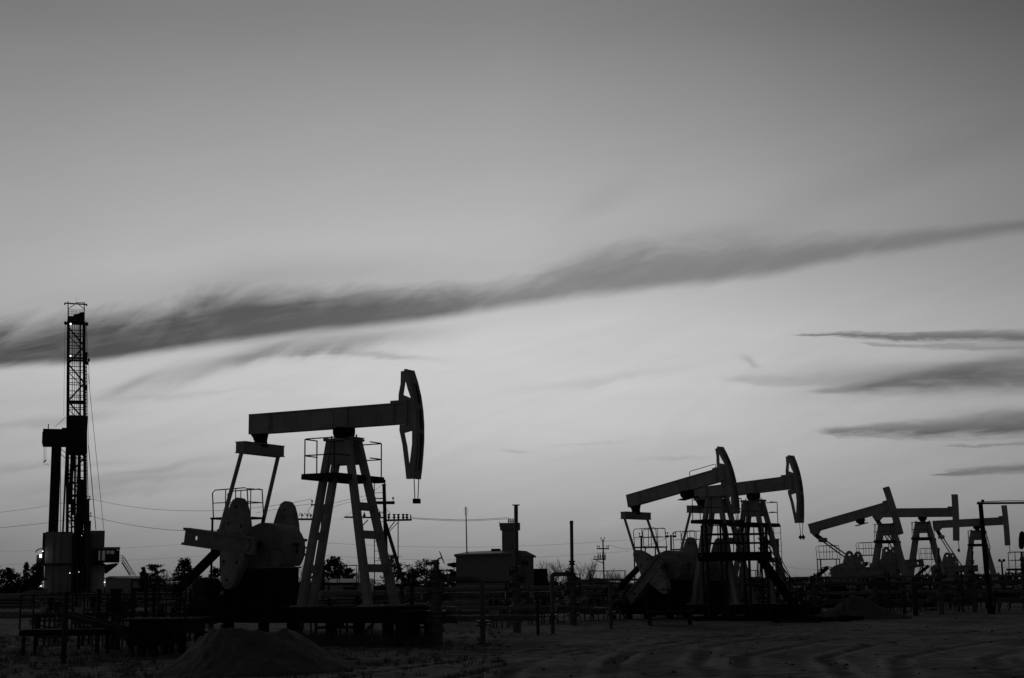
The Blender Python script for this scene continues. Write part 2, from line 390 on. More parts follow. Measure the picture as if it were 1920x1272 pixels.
# ---------------------------------------------------------------- pumpjacks
BZ = 6.53
def pumpjack(px, Yd, yaw, tilt, shift, dz, crank, kind, label, origin=None, rope=True, headrail=False):
    """local frame: x towards the horse head, y across, z up; the beam turns about its bearing"""
    o3 = Vector(origin) if origin else at(px, 900, Yd)
    root = thing('pumpjack', label, 'pumpjack', (o3.x, o3.y, dz), R(yaw), 'pumpjacks of the oil field')
    A = kind == 'A'
    # --- base and piles
    b = MB()
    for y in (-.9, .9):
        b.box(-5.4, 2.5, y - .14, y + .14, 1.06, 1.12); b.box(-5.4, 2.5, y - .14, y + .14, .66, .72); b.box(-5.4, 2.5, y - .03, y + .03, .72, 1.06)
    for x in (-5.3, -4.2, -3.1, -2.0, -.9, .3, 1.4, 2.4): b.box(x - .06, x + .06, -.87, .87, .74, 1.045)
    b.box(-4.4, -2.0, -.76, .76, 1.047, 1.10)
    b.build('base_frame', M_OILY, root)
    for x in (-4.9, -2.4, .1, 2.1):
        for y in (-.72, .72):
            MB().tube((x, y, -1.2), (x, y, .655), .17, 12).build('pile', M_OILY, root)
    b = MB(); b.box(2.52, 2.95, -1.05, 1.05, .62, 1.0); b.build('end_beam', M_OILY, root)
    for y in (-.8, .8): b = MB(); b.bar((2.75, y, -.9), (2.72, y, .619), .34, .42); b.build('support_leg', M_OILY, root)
    # --- tower
    T = 6.12
    LEGS = ((-1.33, -.29, -.34, -.24), (-1.33, .29, -.34, .24), (1.42, -.74, .34, -.27), (1.42, .74, .34, .27)) if A else ((-1.33, -.34, -.34, -.15), (-1.33, .34, -.34, .15), (1.42, -.34, .34, -.15), (1.42, .34, .34, .15))
    lw = .27 if A else .36
    for (bx, by, tx, ty) in LEGS:
        b = MB(); b.bar((bx, by, 1.12), (tx, ty, T), .20, (.22 if A else .38), .18, (.20 if A else .34), ref=(1, 0, .0))
        b.box(bx - .28, bx + .28, by - .2, by + .2, 1.121, 1.17)
        b.build('leg', M_PAINT, root)
    def legx(side, z): 
        k = (z - 1.12) / (T - 1.12); return (-1.33 + .99 * k) if side < 0 else (1.42 - 1.08 * k)
    def legy(side, z):
        k = (z - 1.12) / (T - 1.12); q = LEGS[1] if side < 0 else LEGS[3]; return q[1] + (q[3] - q[1]) * k
    for z in (2.25, 3.25, 4.1):
        for s in (-1, 1):
            x = legx(s, z); y = legy(s, z); b = MB(); b.box(x - .08, x + .08, -y + .085, y - .085, z - .12, z + .12); b.build('cross_brace', M_PAINT, root)
    b = MB()
    for s in (-1, 1):
        y0 = s * .27
        b.prism([(-.36, T - .02), (.36, T - .02), (.52, T - .72), (-.52, T - .72)], y0 - .02, y0 + .02)
    b.box(-.48, .48, -.42, .42, T, T + .07)
    for s in (-1, 1): b.box(s * .48 - .08, s * .48 + .08, -.3, .3, T + .071, T + .10); b.tube((s * .46, 0, T + .1), (s * .46, 0, T + .19), .025, 6)
    b.build('tower_cap', M_PAINT, root)
    # --- tower platform with end rails
    b = MB()
    b.box(-.62, .62, -1.32, 1.32, 5.02, 5.07)
    for x in (-.6, .6): b.box(x - .03, x + .03, -1.32, 1.32, 4.90, 5.018)
    for y in (-1.3, 1.3): b.box(-.57, .57, y - .02, y + .02, 4.90, 5.018)
    pf = b.build('tower_platform', M_DARK, root)
    for s in (-1, 1):
        b = MB(); z0 = 5.07; 
        for k in (1.05, .55):
            b.path([(-.6, s * .55, z0 + k), (-.6, s * 1.15, z0 + k), (-.5, s * 1.28, z0 + k), (.5, s * 1.28, z0 + k), (.6, s * 1.15, z0 + k), (.6, s * .55, z0 + k)], .020, 6)
        for x in (-.6, .6): b.tube((x * .9, s * 1.27, z0), (x * .9, s * 1.27, z0 + 1.05), .02, 6)
        b.tube((-.6, s * .57, z0), (-.6, s * .57, z0 + 1.05), .02, 6)
        b.build('railing', M_DARK, root)
    b = MB(); lx, ly = .42, 1.36
    for dx_ in (-.2, .2): b.tube((lx + dx_, ly + .05, 1.1), (lx + dx_, ly, 5.0), .015, 6)
    for k in range(13): z = 1.3 + k * .3; b.tube((lx - .2, ly + .03, z), (lx + .2, ly + .03, z), .009, 5)
    b.build('ladder', M_DARK, root)
    # --- bearing, beam, head (turn together)
    bx = shift
    MR = Matrix.Translation((bx, 0, BZ)) @ Matrix.Rotation(-R(tilt), 4, 'Y')
    b = MB()
    b.box(-.28, .28, -.2, .2, -.17, -.002); b.lathe((0, -.34, -.16), (0, 1, 0), [(0, .16), (.02, .19), (.66, .19), (.68, .16)], 16)
    b.box(-.42, .42, -.3, .3, -.36, -.33)
    b.build('bearing', M_OILY, root, MR)
    b = MB()
    b.box(-3.56, 2.25, -.17, .17, .60, .64); b.box(-3.56 if not A else -2.76, 2.25, -.17, .17, 0.0, .04)
    b.box(-3.54, 2.24, -.115, .115, .04, .60)
    for x in (-.32, .2, -2.74, 1.9): b.box(x - .02, x + .02, -.165, .165, .041, .599)
    b.box(-.30, .18, -.14, .14, .041, .599)
    if A: b.box(-3.56, -2.78, -.165, .165, -.0, .598)
    else: b.prism([(-3.54, .04), (-2.8, .04), (-3.1, -.28), (-3.35, -.28)], -.14, .14)
    for x in (-2.2, -1.7, -1.2, .7, 1.25): b.box(x - .015, x + .015, -.125, .125, .06, .58)
    for k in range(9): b.lathe((-2.68 + .02, -.12, .1 + k * .055), (0, -1, 0), [(0, .018), (.025, .018)], 6)
    if headrail: b.path([(.35, 0, .64), (.35, 0, .86), (.42, 0, .9), (1.85, 0, .9), (1.92, 0, .86), (1.92, 0, .64)], .018, 6)
    b.build('walking_beam', M_PAINT, root, MR)
    H0 = -BZ
    if A:
        b = MB()
        P = [(2.41, 8.16), (2.54, 7.8), (2.66, 7.35), (2.73, 6.9), (2.76, 6.5), (2.76, 6.0), (2.73, 5.6), (2.69, 5.2), (2.64, 4.86)]
        P = [(x, z + H0) for x, z in P]
        # curved front: two side strips with cross plates between (three openings, their shade made by a dark infill)
        for y in (-.23, .15):
            b.prism(P + [(x - .095, z) for x, z in P[::-1]], y, y + .08)
        def fx(z):
            for (xa, za), (xb, zb) in zip(P, P[1:]):
                if zb <= z <= za: return xb + (xa - xb) * (z - zb) / (za - zb)
            return P[-1][0]
        for za, zb in ((8.15, 7.72), (7.12, 6.93), (6.35, 6.2), (5.1, 4.87)):
            a_, c_ = za + H0, zb + H0; b.prism([(fx(a_), a_), (fx(c_), c_), (fx(c_) - .035, c_), (fx(a_) - .035, a_)], -.149, .149)
        hd = b.build('horse_head', M_PAINT, root, MR)
        b = MB(); b.prism([(x - .05, z) for x, z in P] + [(x - .09, z) for x, z in P[::-1]], -.149, .149); b.build('head_shade_infill', M_OILY, hd, MR)  # near-black panel paints the shade inside the head openings
        b = MB()
        back = [(2.42, 8.155), (2.10, 8.13), (2.09, 7.75), (2.02, 7.42), (2.02, 7.2), (2.34, 7.2), (2.34, 6.5), (2.06, 6.5), (2.05, 6.35), (2.16, 5.9), (2.26, 5.2), (2.30, 4.87), (2.62, 4.87), (2.66, 5.2), (2.70, 5.6), (2.72, 6.0), (2.72, 6.5), (2.69, 6.9), (2.62, 7.35), (2.51, 7.8)]
        hole1 = [(2.20, 7.82), (2.18, 7.70), (2.13, 7.42), (2.46, 7.28), (2.34, 7.58), (2.27, 7.82)]
        hole2 = [(2.17, 6.26), (2.50, 6.32), (2.50, 5.9), (2.42, 5.35), (2.36, 5.2), (2.27, 5.85)]
        for y in (-.06,): b.prism([[(x, z + H0) for x, z in l] for l in (back, hole1, hole2)], y, y + .12)
        b.box(1.75, 2.34, -.10, .10, .645, .72); b.box(2.28, 2.36, -.16, .16, -.05, .7)
        b.build('head_web', M_PAINT, hd, MR)
    else:
        b = MB(); n = 10; f_ = []; r_ = []
        for k in range(n + 1):
            z = 8.12 - 3.27 * k / n; bul = .03 * (1 - (2 * k / n - 1) ** 2); f_.append((2.50 + bul, z + H0)); r_.append((2.10 + bul, z + H0))
        for y in (-.2, .16): b.prism(f_ + r_[::-1], y, y + .04)
        b.prism(f_ + [(x - .03, z) for x, z in f_[::-1]], -.159, .159); b.prism([(x + .03, z) for x, z in r_] + r_[::-1], -.159, .159)
        b.box(2.25, 2.35, -.158, .158, 0.02, .62); b.box(1.8, 2.08, -.12, .12, .645, .74)
        b.box(2.14, 2.47, -.159, .159, 8.05 + H0, 8.10 + H0); b.box(2.14, 2.47, -.159, .159, 4.87 + H0, 4.92 + H0)
        hd = b.build('horse_head', M_PAINT, root, MR)
    # ropes hang plumb
    ex = 2.64 if A else 2.44
    if rope:
        q = MR @ Vector((ex, 0, 4.87 + H0)); L = .62 if rope is True else rope
        b = MB()
        for y in (-.14, .14): b.tube((q.x - .02, y, q.z + .1), (q.x - .02 + (0 if A else .05), y * .6, q.z - L), .014, 6)
        rp = b.build('wire_rope', M_DARK, hd)
        if kind == 'A' and tilt == 0:
            b = MB(); b.box(q.x - .09, q.x + .07, -.10, .10, q.z - L - .12, q.z - L + .02); b.build('carrier_bar', M_DARK, hd)
        elif kind != 'C':
            b = MB(); b.box(q.x - .08, q.x + .06, -.17, .17, q.z - L - .14, q.z - L - .02); b.tube((q.x, -.13, q.z - L - .2), (q.x, -.13, q.z - L + .05), .03, 6); b.tube((q.x, .13, q.z - L - .2), (q.x, .13, q.z - L + .05), .03, 6)
            b.build('carrier_bar', M_DARK, hd)
    # --- equaliser and rods
    tail = MR @ Vector((-3.22, 0, -.08))
    sx, sz = -2.72, 3.0; ca = R(crank); RP = 1.30
    pin = Vector((sx + RP * math.cos(ca), 0, sz + RP * math.sin(ca)))
    dd = (pin - tail).normalized()
    if A:
        eqc = tail + Vector((0.02, 0, -.40))
        b = MB(); b.prism([(tail.x - .30, tail.z + .12), (tail.x + .22, tail.z + .12), (tail.x + .16, tail.z - .14), (tail.x + .20, tail.z - .34), (tail.x - .16, tail.z - .34), (tail.x - .1, tail.z - .12)], -.16, .16)
        b.tube((tail.x, -.22, tail.z - .06), (tail.x, .22, tail.z - .06), .11, 10); b.build('tail_bearing', M_OILY, root)
        b = MB(); b.box(eqc.x - .15, eqc.x + .15, -1.04, 1.04, eqc.z - .16, eqc.z + .14); b.box(eqc.x - .2, eqc.x + .2, -1.02, 1.02, eqc.z + .141, eqc.z + .17); b.box(eqc.x - .2, eqc.x + .2, -1.02, 1.02, eqc.z - .19, eqc.z - .161)
        b.build('equalizer', M_PAINT, root)
    else:
        eqc = tail + dd * .62 + Vector((0, 0, -.1))
        b = MB(); b.bar(tail + Vector((0, 0, -.12)), tail + dd * .45 + Vector((0, 0, -.12)), .3, .26, .3, .3); b.build('tail_bearing', M_OILY, root)
        b = MB(); b.bar(eqc + Vector((0, -.55, 0)) - dd * .0, eqc + Vector((0, .55, 0)), .34, .30); b.tube(eqc + Vector((0, -.7, 0)), eqc + Vector((0, .7, 0)), .12, 10)
        b.build('equalizer', M_PAINT, root)
    ey = .93 if A else .6
    for s in (-1, 1):
        b = MB(); p0 = Vector((eqc.x, s * ey, eqc.z - (.15 if A else 0))); p1 = Vector((pin.x, s * 1.02, pin.z))
        b.tube(p0, p1, .065 if A else .05, 8)
        b.bar(p1 - (p1 - p0).normalized() * .35, p1, .1, .16, .14, .3); b.lathe(p1 - Vector((0, .12, 0)), (0, 1, 0), [(0, .16), (.24, .16)], 14)
        b.build('connecting_rod', M_PAINT, root)
    # --- cranks with counterweights
    for s in (-1, 1):
        yc_ = s * 1.22
        fr = lambda x, y, z: Vector((sx + x * math.cos(ca) - z * math.sin(ca), y, sz + x * math.sin(ca) + z * math.cos(ca)))
        b = MB()
        out = [(-.36, -.25), (2.42, -.23), (2.42, .23), (-.36, .25)]
        b.prism([out, circ(1.98, 0, .085, 12)], yc_ - .05, yc_ + .05, fr)
        for z in (-.23, .23): b.prism([(-.36, z - .05), (2.42, z - .05), (2.42, z + .03), (-.36, z + .03)], yc_ - .16, yc_ - .052, fr); b.prism([(-.36, z - .05), (2.42, z - .05), (2.42, z + .03), (-.36, z + .03)], yc_ + .052, yc_ + .16, fr)
        b.lathe((sx, yc_ - .12, sz), (0, 1, 0), [(0, .2), (.24, .2)], 14)
        cr = b.build('crank_arm', M_PAINT2, root)
        for up_ in (-1, 1):
            prof = [(x * .88, z) for x, z in [(-.56, .26), (-.60, .42), (-.50, .74), (-.37, 1.05), (-.25, 1.26), (-.10, 1.38), (.06, 1.40), (.22, 1.30), (.33, 1.06), (.42, .74), (.48, .42), (.48, .26)]]
            cxs = .46
            loop = [(cxs + x, up_ * z) for x, z in prof]
            hr = .055 if A else .085; tk = .13 if A else .07; hs = [circ(cxs + .0, up_ * 1.12, hr, 10), circ(cxs - .29, up_ * .55, hr, 10), circ(cxs + .21, up_ * .58, hr, 10)]
            b = MB(); b.prism([loop] + hs, yc_ - tk, yc_ + tk, fr)
            l2 = [(cxs + x * .86, up_ * (z * .84 + .12)) for x, z in prof]
            b.prism([l2] + [circ(cxs + .0, up_ * 1.12, hr + .001, 10), circ(cxs - .29, up_ * .55, hr + .001, 10), circ(cxs + .21, up_ * .58, hr + .001, 10)], yc_ + s * (tk + .001), yc_ + s * (tk + .03), fr)
            b.build('counterweight', M_WEIGHT, cr)
    # --- gearbox
    b = MB()
    dome = [(-3.75, 2.35)] + [(sx + .12 + .80 * math.cos(R(a)), 2.90 + .80 * math.sin(R(a))) for a in range(-42, 112, 11)] + [(-3.55, 3.42), (-3.85, 3.2)]
    b.prism(dome, -.55, .55); b.box(-3.9, -1.8, -.62, .62, 2.90, 2.96); b.box(-3.9, -2.0, -.62, .62, 2.30, 2.349)
    for x in (-3.6, -3.2, -2.8, -2.4): b.box(x - .03, x + .03, -.6, -.551, 2.40, 2.899)
    gb = b.build('gearbox', M_PAINT2, root)
    b = MB(); b.tube((sx, -1.33, sz), (sx, 1.33, sz), .11, 12); b.build('output_shaft', M_DARK, gb)
    b = MB(); b.lathe((-1.88, -.18, 2.95), (0, 1, 0), [(0, .05), (.03, .07), (.33, .07), (.36, .05)], 10); b.box(-1.95, -1.66, -.1, .1, 3.0, 3.06); b.tube((-1.72, 0, 2.72), (-1.72, 0, 3.02), .03, 6); b.build('brake_bracket', M_DARK, gb)
    # pedestal
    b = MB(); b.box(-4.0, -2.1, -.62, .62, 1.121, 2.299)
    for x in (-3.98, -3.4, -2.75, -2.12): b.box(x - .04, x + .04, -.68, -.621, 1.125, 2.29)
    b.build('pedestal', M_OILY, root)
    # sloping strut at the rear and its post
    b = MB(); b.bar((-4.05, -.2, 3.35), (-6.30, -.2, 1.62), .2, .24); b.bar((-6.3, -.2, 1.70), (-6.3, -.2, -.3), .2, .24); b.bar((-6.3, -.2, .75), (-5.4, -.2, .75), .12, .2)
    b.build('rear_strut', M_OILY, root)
    # service platform over the gearbox
    b = MB(); b.box(-4.75, -3.35, -.5, .5, 3.86, 3.92)
    for x in (-4.7, -3.4):
        for y in (-.45, .45): b.tube((x, y, 1.1), (x, y, 3.86), .035, 6)
    sp_ = b.build('service_platform', M_DARK, root)
    b = MB(); z0 = 3.92
    for y in (-.38, .38):
        b.path([(-4.72, y, z0), (-4.78, y, z0 + .78), (-4.68, y, z0 + .87), (-3.5, y, z0 + .90), (-3.4, y, z0 + .87), (-3.32, y, z0)], .019, 6)
        b.tube((-4.76, y, z0 + .46), (-3.36, y, z0 + .46), .016, 6)
        for x in (-4.25, -3.85): b.tube((x, y, z0), (x, y, z0 + .89), .016, 6)
    for k in (.87, .46): b.tube((-3.38, -.38, z0 + k), (-3.38, .38, z0 + k), .018, 6)
    b.build('railing', M_DARK, sp_)
    # belt guard hoop and motor
    b = MB(); b.path([(-4.35 + .78 * math.cos(R(a)), .72, 2.62 + .78 * math.sin(R(a))) for a in range(0, 360, 15)], .035, 6, closed=True)
    b.path([(-4.35 + .66 * math.cos(R(a)), .72, 2.62 + .66 * math.sin(R(a))) for a in range(0, 360, 15)], .022, 6, closed=True)
    for a in range(0, 360, 60): b.tube((-4.35, .72, 2.62), (-4.35 + .78 * math.cos(R(a)), .72, 2.62 + .78 * math.sin(R(a))), .03, 6)
    b.lathe((-4.35, .2, 2.62), (0, 1, 0), [(0, .1), (.6, .1)], 10)
    b.build('pulley_wheel', M_DARK, root)
    b = MB(); b.lathe((-5.1, -.6, 1.75), (0, 1, 0), [(0, .2), (.05, .3), (.8, .3), (.9, .12), (1.2, .12)], 14); b.box(-5.45, -4.7, -.6, .4, 1.12, 1.5); b.build('motor', M_DARK, root)
    if not A:
        b = MB(); b.tube((-4.9, .72, 3.0), (-5.9, .72, 1.5), .035, 6); b.tube((-4.75, .72, 3.0), (-5.7, .72, 1.5), .025, 6); b.tube((-4.72, .5, 3.86), (-4.72, .5, 1.1), .05, 6); b.build('stay_rod', M_DARK, root)
    return root

pumpjack(0, 0, -28.2, 0, 0, 0, 172.5, 'A', 'nearest and largest pumpjack at left, beam level, round hole in its crank end', (-5.2, 45.8, 0))
a = R(-42.1)
pumpjack(0, 0, -42.1, 10.3, -1.75, -.40, 224, 'A', 'pumpjack with down-sloping tail and thin rail on its beam, behind the raised deck', (8.42 + 1.75 * math.cos(a), 72.9 + 1.75 * math.sin(a), 0), .35, True)
pumpjack(0, 0, -43.4, 2.9, 0, -.46, 172, 'A', 'curved-head pumpjack right of the raised deck, with roped bar hanging from its head', (11.89, 74.4, 0))
a = R(-26)
pumpjack(0, 0, -26, 14, -1.75, -.65, 2, 'B', 'pumpjack with narrow head tilted back and beam sloping down left, behind the small sand heap', (23.49 + 1.75 * math.cos(a), 102 + 1.75 * math.sin(a), 0), False)
pumpjack(0, 0, -26, -1.2, 0, -.30, 8, 'B', 'pumpjack with level beam and upright narrow head, middle of three slim-headed ones', (29.3, 107.8, 0))
pumpjack(0, 0, -26, 1.5, 0, -.40, 3, 'C', 'farthest pumpjack, partly behind the tall leaning gantry post at the right edge', (38.3, 124.5, 0), .75)

# ---------------------------------------------------------------- wellheads and risers
def wellhead(px_, Y, top, label, pipe=None, wheel=None, s=1.0, plate=False, rz=0, grp='wellheads between the pumpjacks'):
    g0 = at(px_, 1150, Y); x, y = g0.x, g0.y; z0 = gz(x, y)
    t = TM('wellhead', label, 'wellhead', (x, y, z0), grp)
    b = MB(); H = top
    pr = [(-.4, .13), (.35, .13), (.36, .19), (.52, .19), (.53, .12), (.78, .12), (.79, .22), (.86, .22), (.87, .13), (.90, .13), (.91, .22), (.98, .22), (.99, .14), (1.16, .14), (1.17, .21), (1.22, .21), (1.23, .16), (1.50, .15), (1.51, .23), (1.64, .23), (1.65, .13), (1.78, .13), (1.79, .21), (1.86, .21), (1.87, .15), (2.02, .17), (2.10, .13), (H * .86, .10), (H * .86 + .01, .15), (H * .86 + .06, .15), (H * .86 + .07, .07), (H, .06)]
    pr = [(h, r * s * .92) for h, r in pr if h <= H * .86 or h >= H * .86]; pr = sorted([q for q in pr if q[0] <= H], key=lambda q: q[0])
    b.lathe((x, y, z0), (0, 0, 1), pr, 14); body = t.part(b, 'casing', M_PIPE)
    for k, (zz, L, sd_) in enumerate(((.70, .62, 1), (.70, .72, -1), (1.36, .46, 1), (1.38, .42, -1), (1.72, .30, -1), (1.92, .36, 1), (2.2, .24, -1))):
        if zz > H - .3: continue
        zz += z0; b = MB(); d = Vector((sd_, .15 * (-1) ** k, 0)).normalized()
        b.lathe((x, y, zz), d, [(0, .06), (.2, .06), (.21, .12), (.27, .12), (.28, .09), (L - .06, .09), (L - .05, .13), (L, .13)], 10)
        v = t.part(b, 'valve', M_PIPE)
        b = MB(); c = Vector((x, y, zz)) + d * (L * .62)
        b.tube(c, c + Vector((0, -.25, .1)), .02, 6)
        b.path([c + Vector((.13 * math.cos(R(a_)), -.25, .1 + .13 * math.sin(R(a_)))) for a_ in range(0, 360, 30)], .014, 5, closed=True)
        b.tube(c + Vector((-.13, -.25, .1)), c + Vector((.13, -.25, .1)), .01, 5); b.tube(c + Vector((0, -.25, -.03)), c + Vector((0, -.25, .23)), .01, 5)
        t.part(b, 'handwheel', M_DARK, v)
    if wheel:
        b = MB(); c = Vector((x + .05, y, z0 + H + .02)); ax = Vector((.93, 0, .36))
        b.tube((x, y, z0 + H - .1), c, .03, 6); b.tube(c, c + ax * .14, .025, 6); b.lathe(c + ax * .12, ax, [(0, .20), (.02, .20)], 16)
        b.box(x - .16, x + .1, y - .04, y + .04, z0 + H - .14, z0 + H - .06)
        t.part(b, 'top_handwheel', M_DARK)
    if pipe:
        b = MB(); p1 = at(pipe[0], pipe[1], Y); b.path([(x, y, z0 + H - .1), (x, y, z0 + H + .05), p1], .062 * min(s, 1.25), 10)
        b.lathe((x, y, z0 + H + .05), (0, 0, 1), [(0, .15), (.05, .15), (.06, .11), (.13, .11), (.14, .15), (.19, .15)], 10)
        if plate: b.box(p1.x - .14, p1.x + .14, p1.y - .12, p1.y + .12, p1.z, p1.z + .03)
        else: b.lathe(p1 - Vector((0, 0, .14)), (0, 0, 1), [(0, .075), (.02, .085), (.13, .085), (.15, .05)], 10)
        t.part(b, 'riser_pipe', M_PIPE)
    return t.o
wellhead(818, 44.5, 2.45, 'valve stack with slanted wheel on top, standing nearest the big pumpjack', None, True, 1.45)
wellhead(969, 56.4, 2.75, 'valve stack with tall riser pipe and flat top plate, in front of the substation', (967.5, 948), None, 1.35, True)
wellhead(1074, 65.3, 2.5, 'valve stack with tall round-capped riser pipe between two downturned pipes', (1071.5, 977), None, 1.5)
wellhead(1526, 75, 2.0, 'short valve stack without a riser, left of the small sand heap', None, None, 1.5)
wellhead(1641, 84, 1.9, 'short dark valve stack under the tower legs right of the small sand heap', None, None, 1.2)
wellhead(1765, 80, 2.6, 'valve stack with thin leaning riser beneath the middle slim-headed pumpjack', (1759, 1028), None, 1.2)
wellhead(1828, 84, 2.6, 'valve stack with riser just left of the leaning gantry post', (1822.5, 1034), None, 1.2)
wellhead(1479, 80, 1.6, 'low valve stack at the foot of the steel stairs', None, None, 1.3)

def elbow_pipe(px_, Y, ytop, pxl, label, r=.09, box=False):
    g0 = at(px_, 1150, Y); x, y = g0.x, g0.y; z0 = gz(x, y); zt = at(px_, ytop, Y).z; xl = at(pxl, ytop, Y).x
    t = TM('flow_pipe', label, 'pipe', (x, y, z0), 'downturned flow pipes beside the wells')
    R_ = .22 if not box else .1; sg = 1 if x > xl else -1
    pts = [(x, y, z0 - .3), (x, y, zt - R_)] + [(x - sg * R_ * (1 - math.cos(R(a_))), y, zt - R_ + R_ * math.sin(R(a_))) for a_ in (30, 60, 90)] + [(xl, y + .3, zt)]
    b = MB(); b.path(pts, r * .85, 10); t.part(b, 'pipe_run', M_FLOW)
    b = MB()
    for zz in (.5,): b.lathe((x, y, z0 + zz), (0, 0, 1), [(0, r * 2.3), (.06, r * 2.3), (.065, r * 1.3), (.1, r * 1.3), (.105, r * 2.3), (.165, r * 2.3)], 10)
    t.part(b, 'flange', M_PIPE)
    b = MB(); b.lathe((x, y, z0 - .1), (0, 0, 1), [(0, r * 1.9), (.14, r * 1.9)], 10); t.part(b, 'foot_plate', M_PIPE)
    return t.o
elbow_pipe(905, 45.0, 1086, 828, 'grey pipe bending down to the ground right of the slanted-wheel valve stack', .10)
elbow_pipe(1036, 53, 1077, 1062, 'grey pipe post with square top bend, left of the round-capped riser', .09, True)
elbow_pipe(1145, 58.6, 1090, 1080, 'grey pipe bending down below the rear strut of the second pumpjack', .085)
elbow_pipe(1583, 68.5, 1113, 1545, 'thin pipe bending down in front of the small sand heap', .07)
elbow_pipe(1766, 78, 1118, 1740, 'thin pipe stub bending down under the slim-headed pumpjacks', .07)
elbow_pipe(1873, 80, 1120, 1850, 'thin pipe bending down to the right of the gantry post', .07)

# thin horizontal link pipes at the wells
def link_pipe(pts, r, label, name='link_pipe', m=None, sup=None):
    P = [at(*p) for p in pts]; o_ = (P[0].x, P[0].y, 0)
    t = TM(name, label, 'pipe', o_)
    b = MB(); b.path(P, r, 8); t.part(b, 'pipe_run', m or M_PIPE)
    for p_ in P[::1]:
        b = MB(); d = (P[-1] - P[0]).normalized(); b.lathe(p_ - d * .05, d, [(0, r * 1.9), (.1, r * 1.9)], 8); t.part(b, 'flange', M_PIPE)
    for q in (sup or []):
        p_ = P[0].lerp(P[-1], q); b = MB(); b.bar((p_.x, p_.y, -.2), (p_.x, p_.y, p_.z - r), .1, .1); b.box(p_.x - .2, p_.x + .2, p_.y - .08, p_.y + .08, p_.z - r - .06, p_.z - r - .001); t.part(b, 'support', M_DARK)
    return t.o
link_pipe([(770, 1150, 46), (800, 1150, 45), (835, 1149, 45), (860, 1147, 46), (905, 1147, 47)], .05, 'thin pipe at knee height joining the slanted-wheel valve stack and the pipe beside it')
link_pipe([(975, 1145, 57), (1010, 1140, 58), (1030, 1141, 58)], .07, 'short thick pipe right of the flat-plate riser valve stack')
link_pipe([(1078, 1140, 65), (1110, 1141, 65), (1140, 1142, 64)], .06, 'short low pipe right of the round-capped riser valve stack')

# ---------------------------------------------------------------- pipe racks running across the field
def rack(px0, px1, Y, pipes, label, step=4.0, ztop=None, dyaw=0.0, seed=1, cables=4):
    rnd = random.Random(seed)
    x0 = at(px0, 1100, Y).x; x1 = at(px1, 1100, Y).x; Y1 = Y + dyaw
    t = TM('pipe_rack', label, 'pipe rack', (x0, Y, 0), 'pipe racks across the field')
    def pt(k, z, yo=0): return Vector((x0 + (x1 - x0) * k, Y + (Y1 - Y) * k + yo, z))
    zmax = max(p[0] for p in pipes)
    for i, (z, r, yo) in enumerate(pipes):
        n = 14; pts = [pt(k / n, z + rnd.uniform(-.02, .02), yo) for k in range(n + 1)]
        b = MB(); b.path(pts, r, 8); t.part(b, 'pipe', M_LPIPE if i % 2 == 0 else M_PIPE)
    L = x1 - x0; n = max(2, int(L / step)); w = max(p[2] for p in pipes) + .25
    for k in range(n + 1):
        q = (k + rnd.uniform(-.12, .12)) / n; q = min(max(q, .005), .995)
        b = MB()
        for yo in (-.2, w): c = pt(q, 0, yo); b.bar((c.x, c.y, -.3), (c.x, c.y, zmax + .25), .10, .10)
        for z in sorted({round(p[0] - p[1] - .04, 2) for p in pipes}): c = pt(q, z, 0); b.box(c.x - .04, c.x + .04, c.y - .26, c.y + w + .06, z - .04, z + .03)
        t.part(b, 'support', M_DARK)
    for c_ in range(cables):
        b = MB(); pts = []
        for k in range(41):
            q = k / 40; s_ = (q * n * .5) % 1; pts.append(pt(q, zmax + .12 - (.22 + .12 * (c_ % 2)) * (4 * s_ * (1 - s_)) * rnd.uniform(.5, 1) - c_ * .2, .05 + (c_ % 2) * .25))
        b.path(pts, (.022, .03, .018, .026)[c_ % 4], 5); t.part(b, 'cable', M_CLOTH if c_ % 2 else M_LPIPE)
    return t.o
rack(-60, 760, 60, [(1.45, .12, 0), (1.1, .07, .1), (.75, .14, .3), (1.2, .06, .5)], 'long rack of pipes behind the nearest pumpjack at left', 3.6, seed=1)
rack(740, 1160, 74, [(1.55, .11, 0), (1.25, .16, .2), (.85, .12, .35), (.45, .14, .1)], 'rack of thick pipes in front of the substation building', 4.0, seed=2)
rack(1100, 1960, 84, [(1.95, .06, 0), (1.62, .10, .2), (1.1, .09, .4), (.6, .12, .2)], 'long rack of pipes behind the right-hand pumpjacks', 4.2, seed=3)
rack(560, 1010, 52, [(.95, .06, 0), (.6, .10, .2)], 'low pair of pipes between the nearest pumpjack and its well', 4.5, seed=4, cables=1)

# ---------------------------------------------------------------- left walkway, posts, boxes
def walkway(pxa, pxb, Y, zd, h, label, depth=1.0, step=1.6, legs=True, seed=0, mids=(.4,)):
    xa = at(pxa, 1150, Y).x; xb = at(pxb, 1150, Y).x
    t = TM('walkway', label, 'walkway', (xa, Y, 0), 'steel walkways')
    b = MB(); b.box(xa, xb, Y, Y + depth, zd - .04, zd); 
    for y in (Y, Y + depth): b.box(xa, xb, y - .03, y + .03, zd - .16, zd - .041)
    t.part(b, 'deck', M_OILY)
    n = max(1, round((xb - xa) / step))
    for y in (Y, Y + depth):
        b = MB(); rail(b, [(xa + (xb - xa) * k / n, y, zd) for k in range(n + 1)], h, .024, mids); t.part(b, 'railing', M_DARK)
    if legs:
        m = max(1, round((xb - xa) / 2.2))
        for k in range(m + 1):
            x = xa + .1 + (xb - xa - .2) * k / m
            for y in (Y + .05, Y + depth - .05): b = MB(); b.tube((x, y, -.3), (x, y, zd - .17), .05, 8); t.part(b, 'leg', M_DARK)
    return t.o
walkway(38, 330, 40.5, .66, .92, 'long low railed walkway at the far left in front of the drilling rig', 1.1, 1.5)
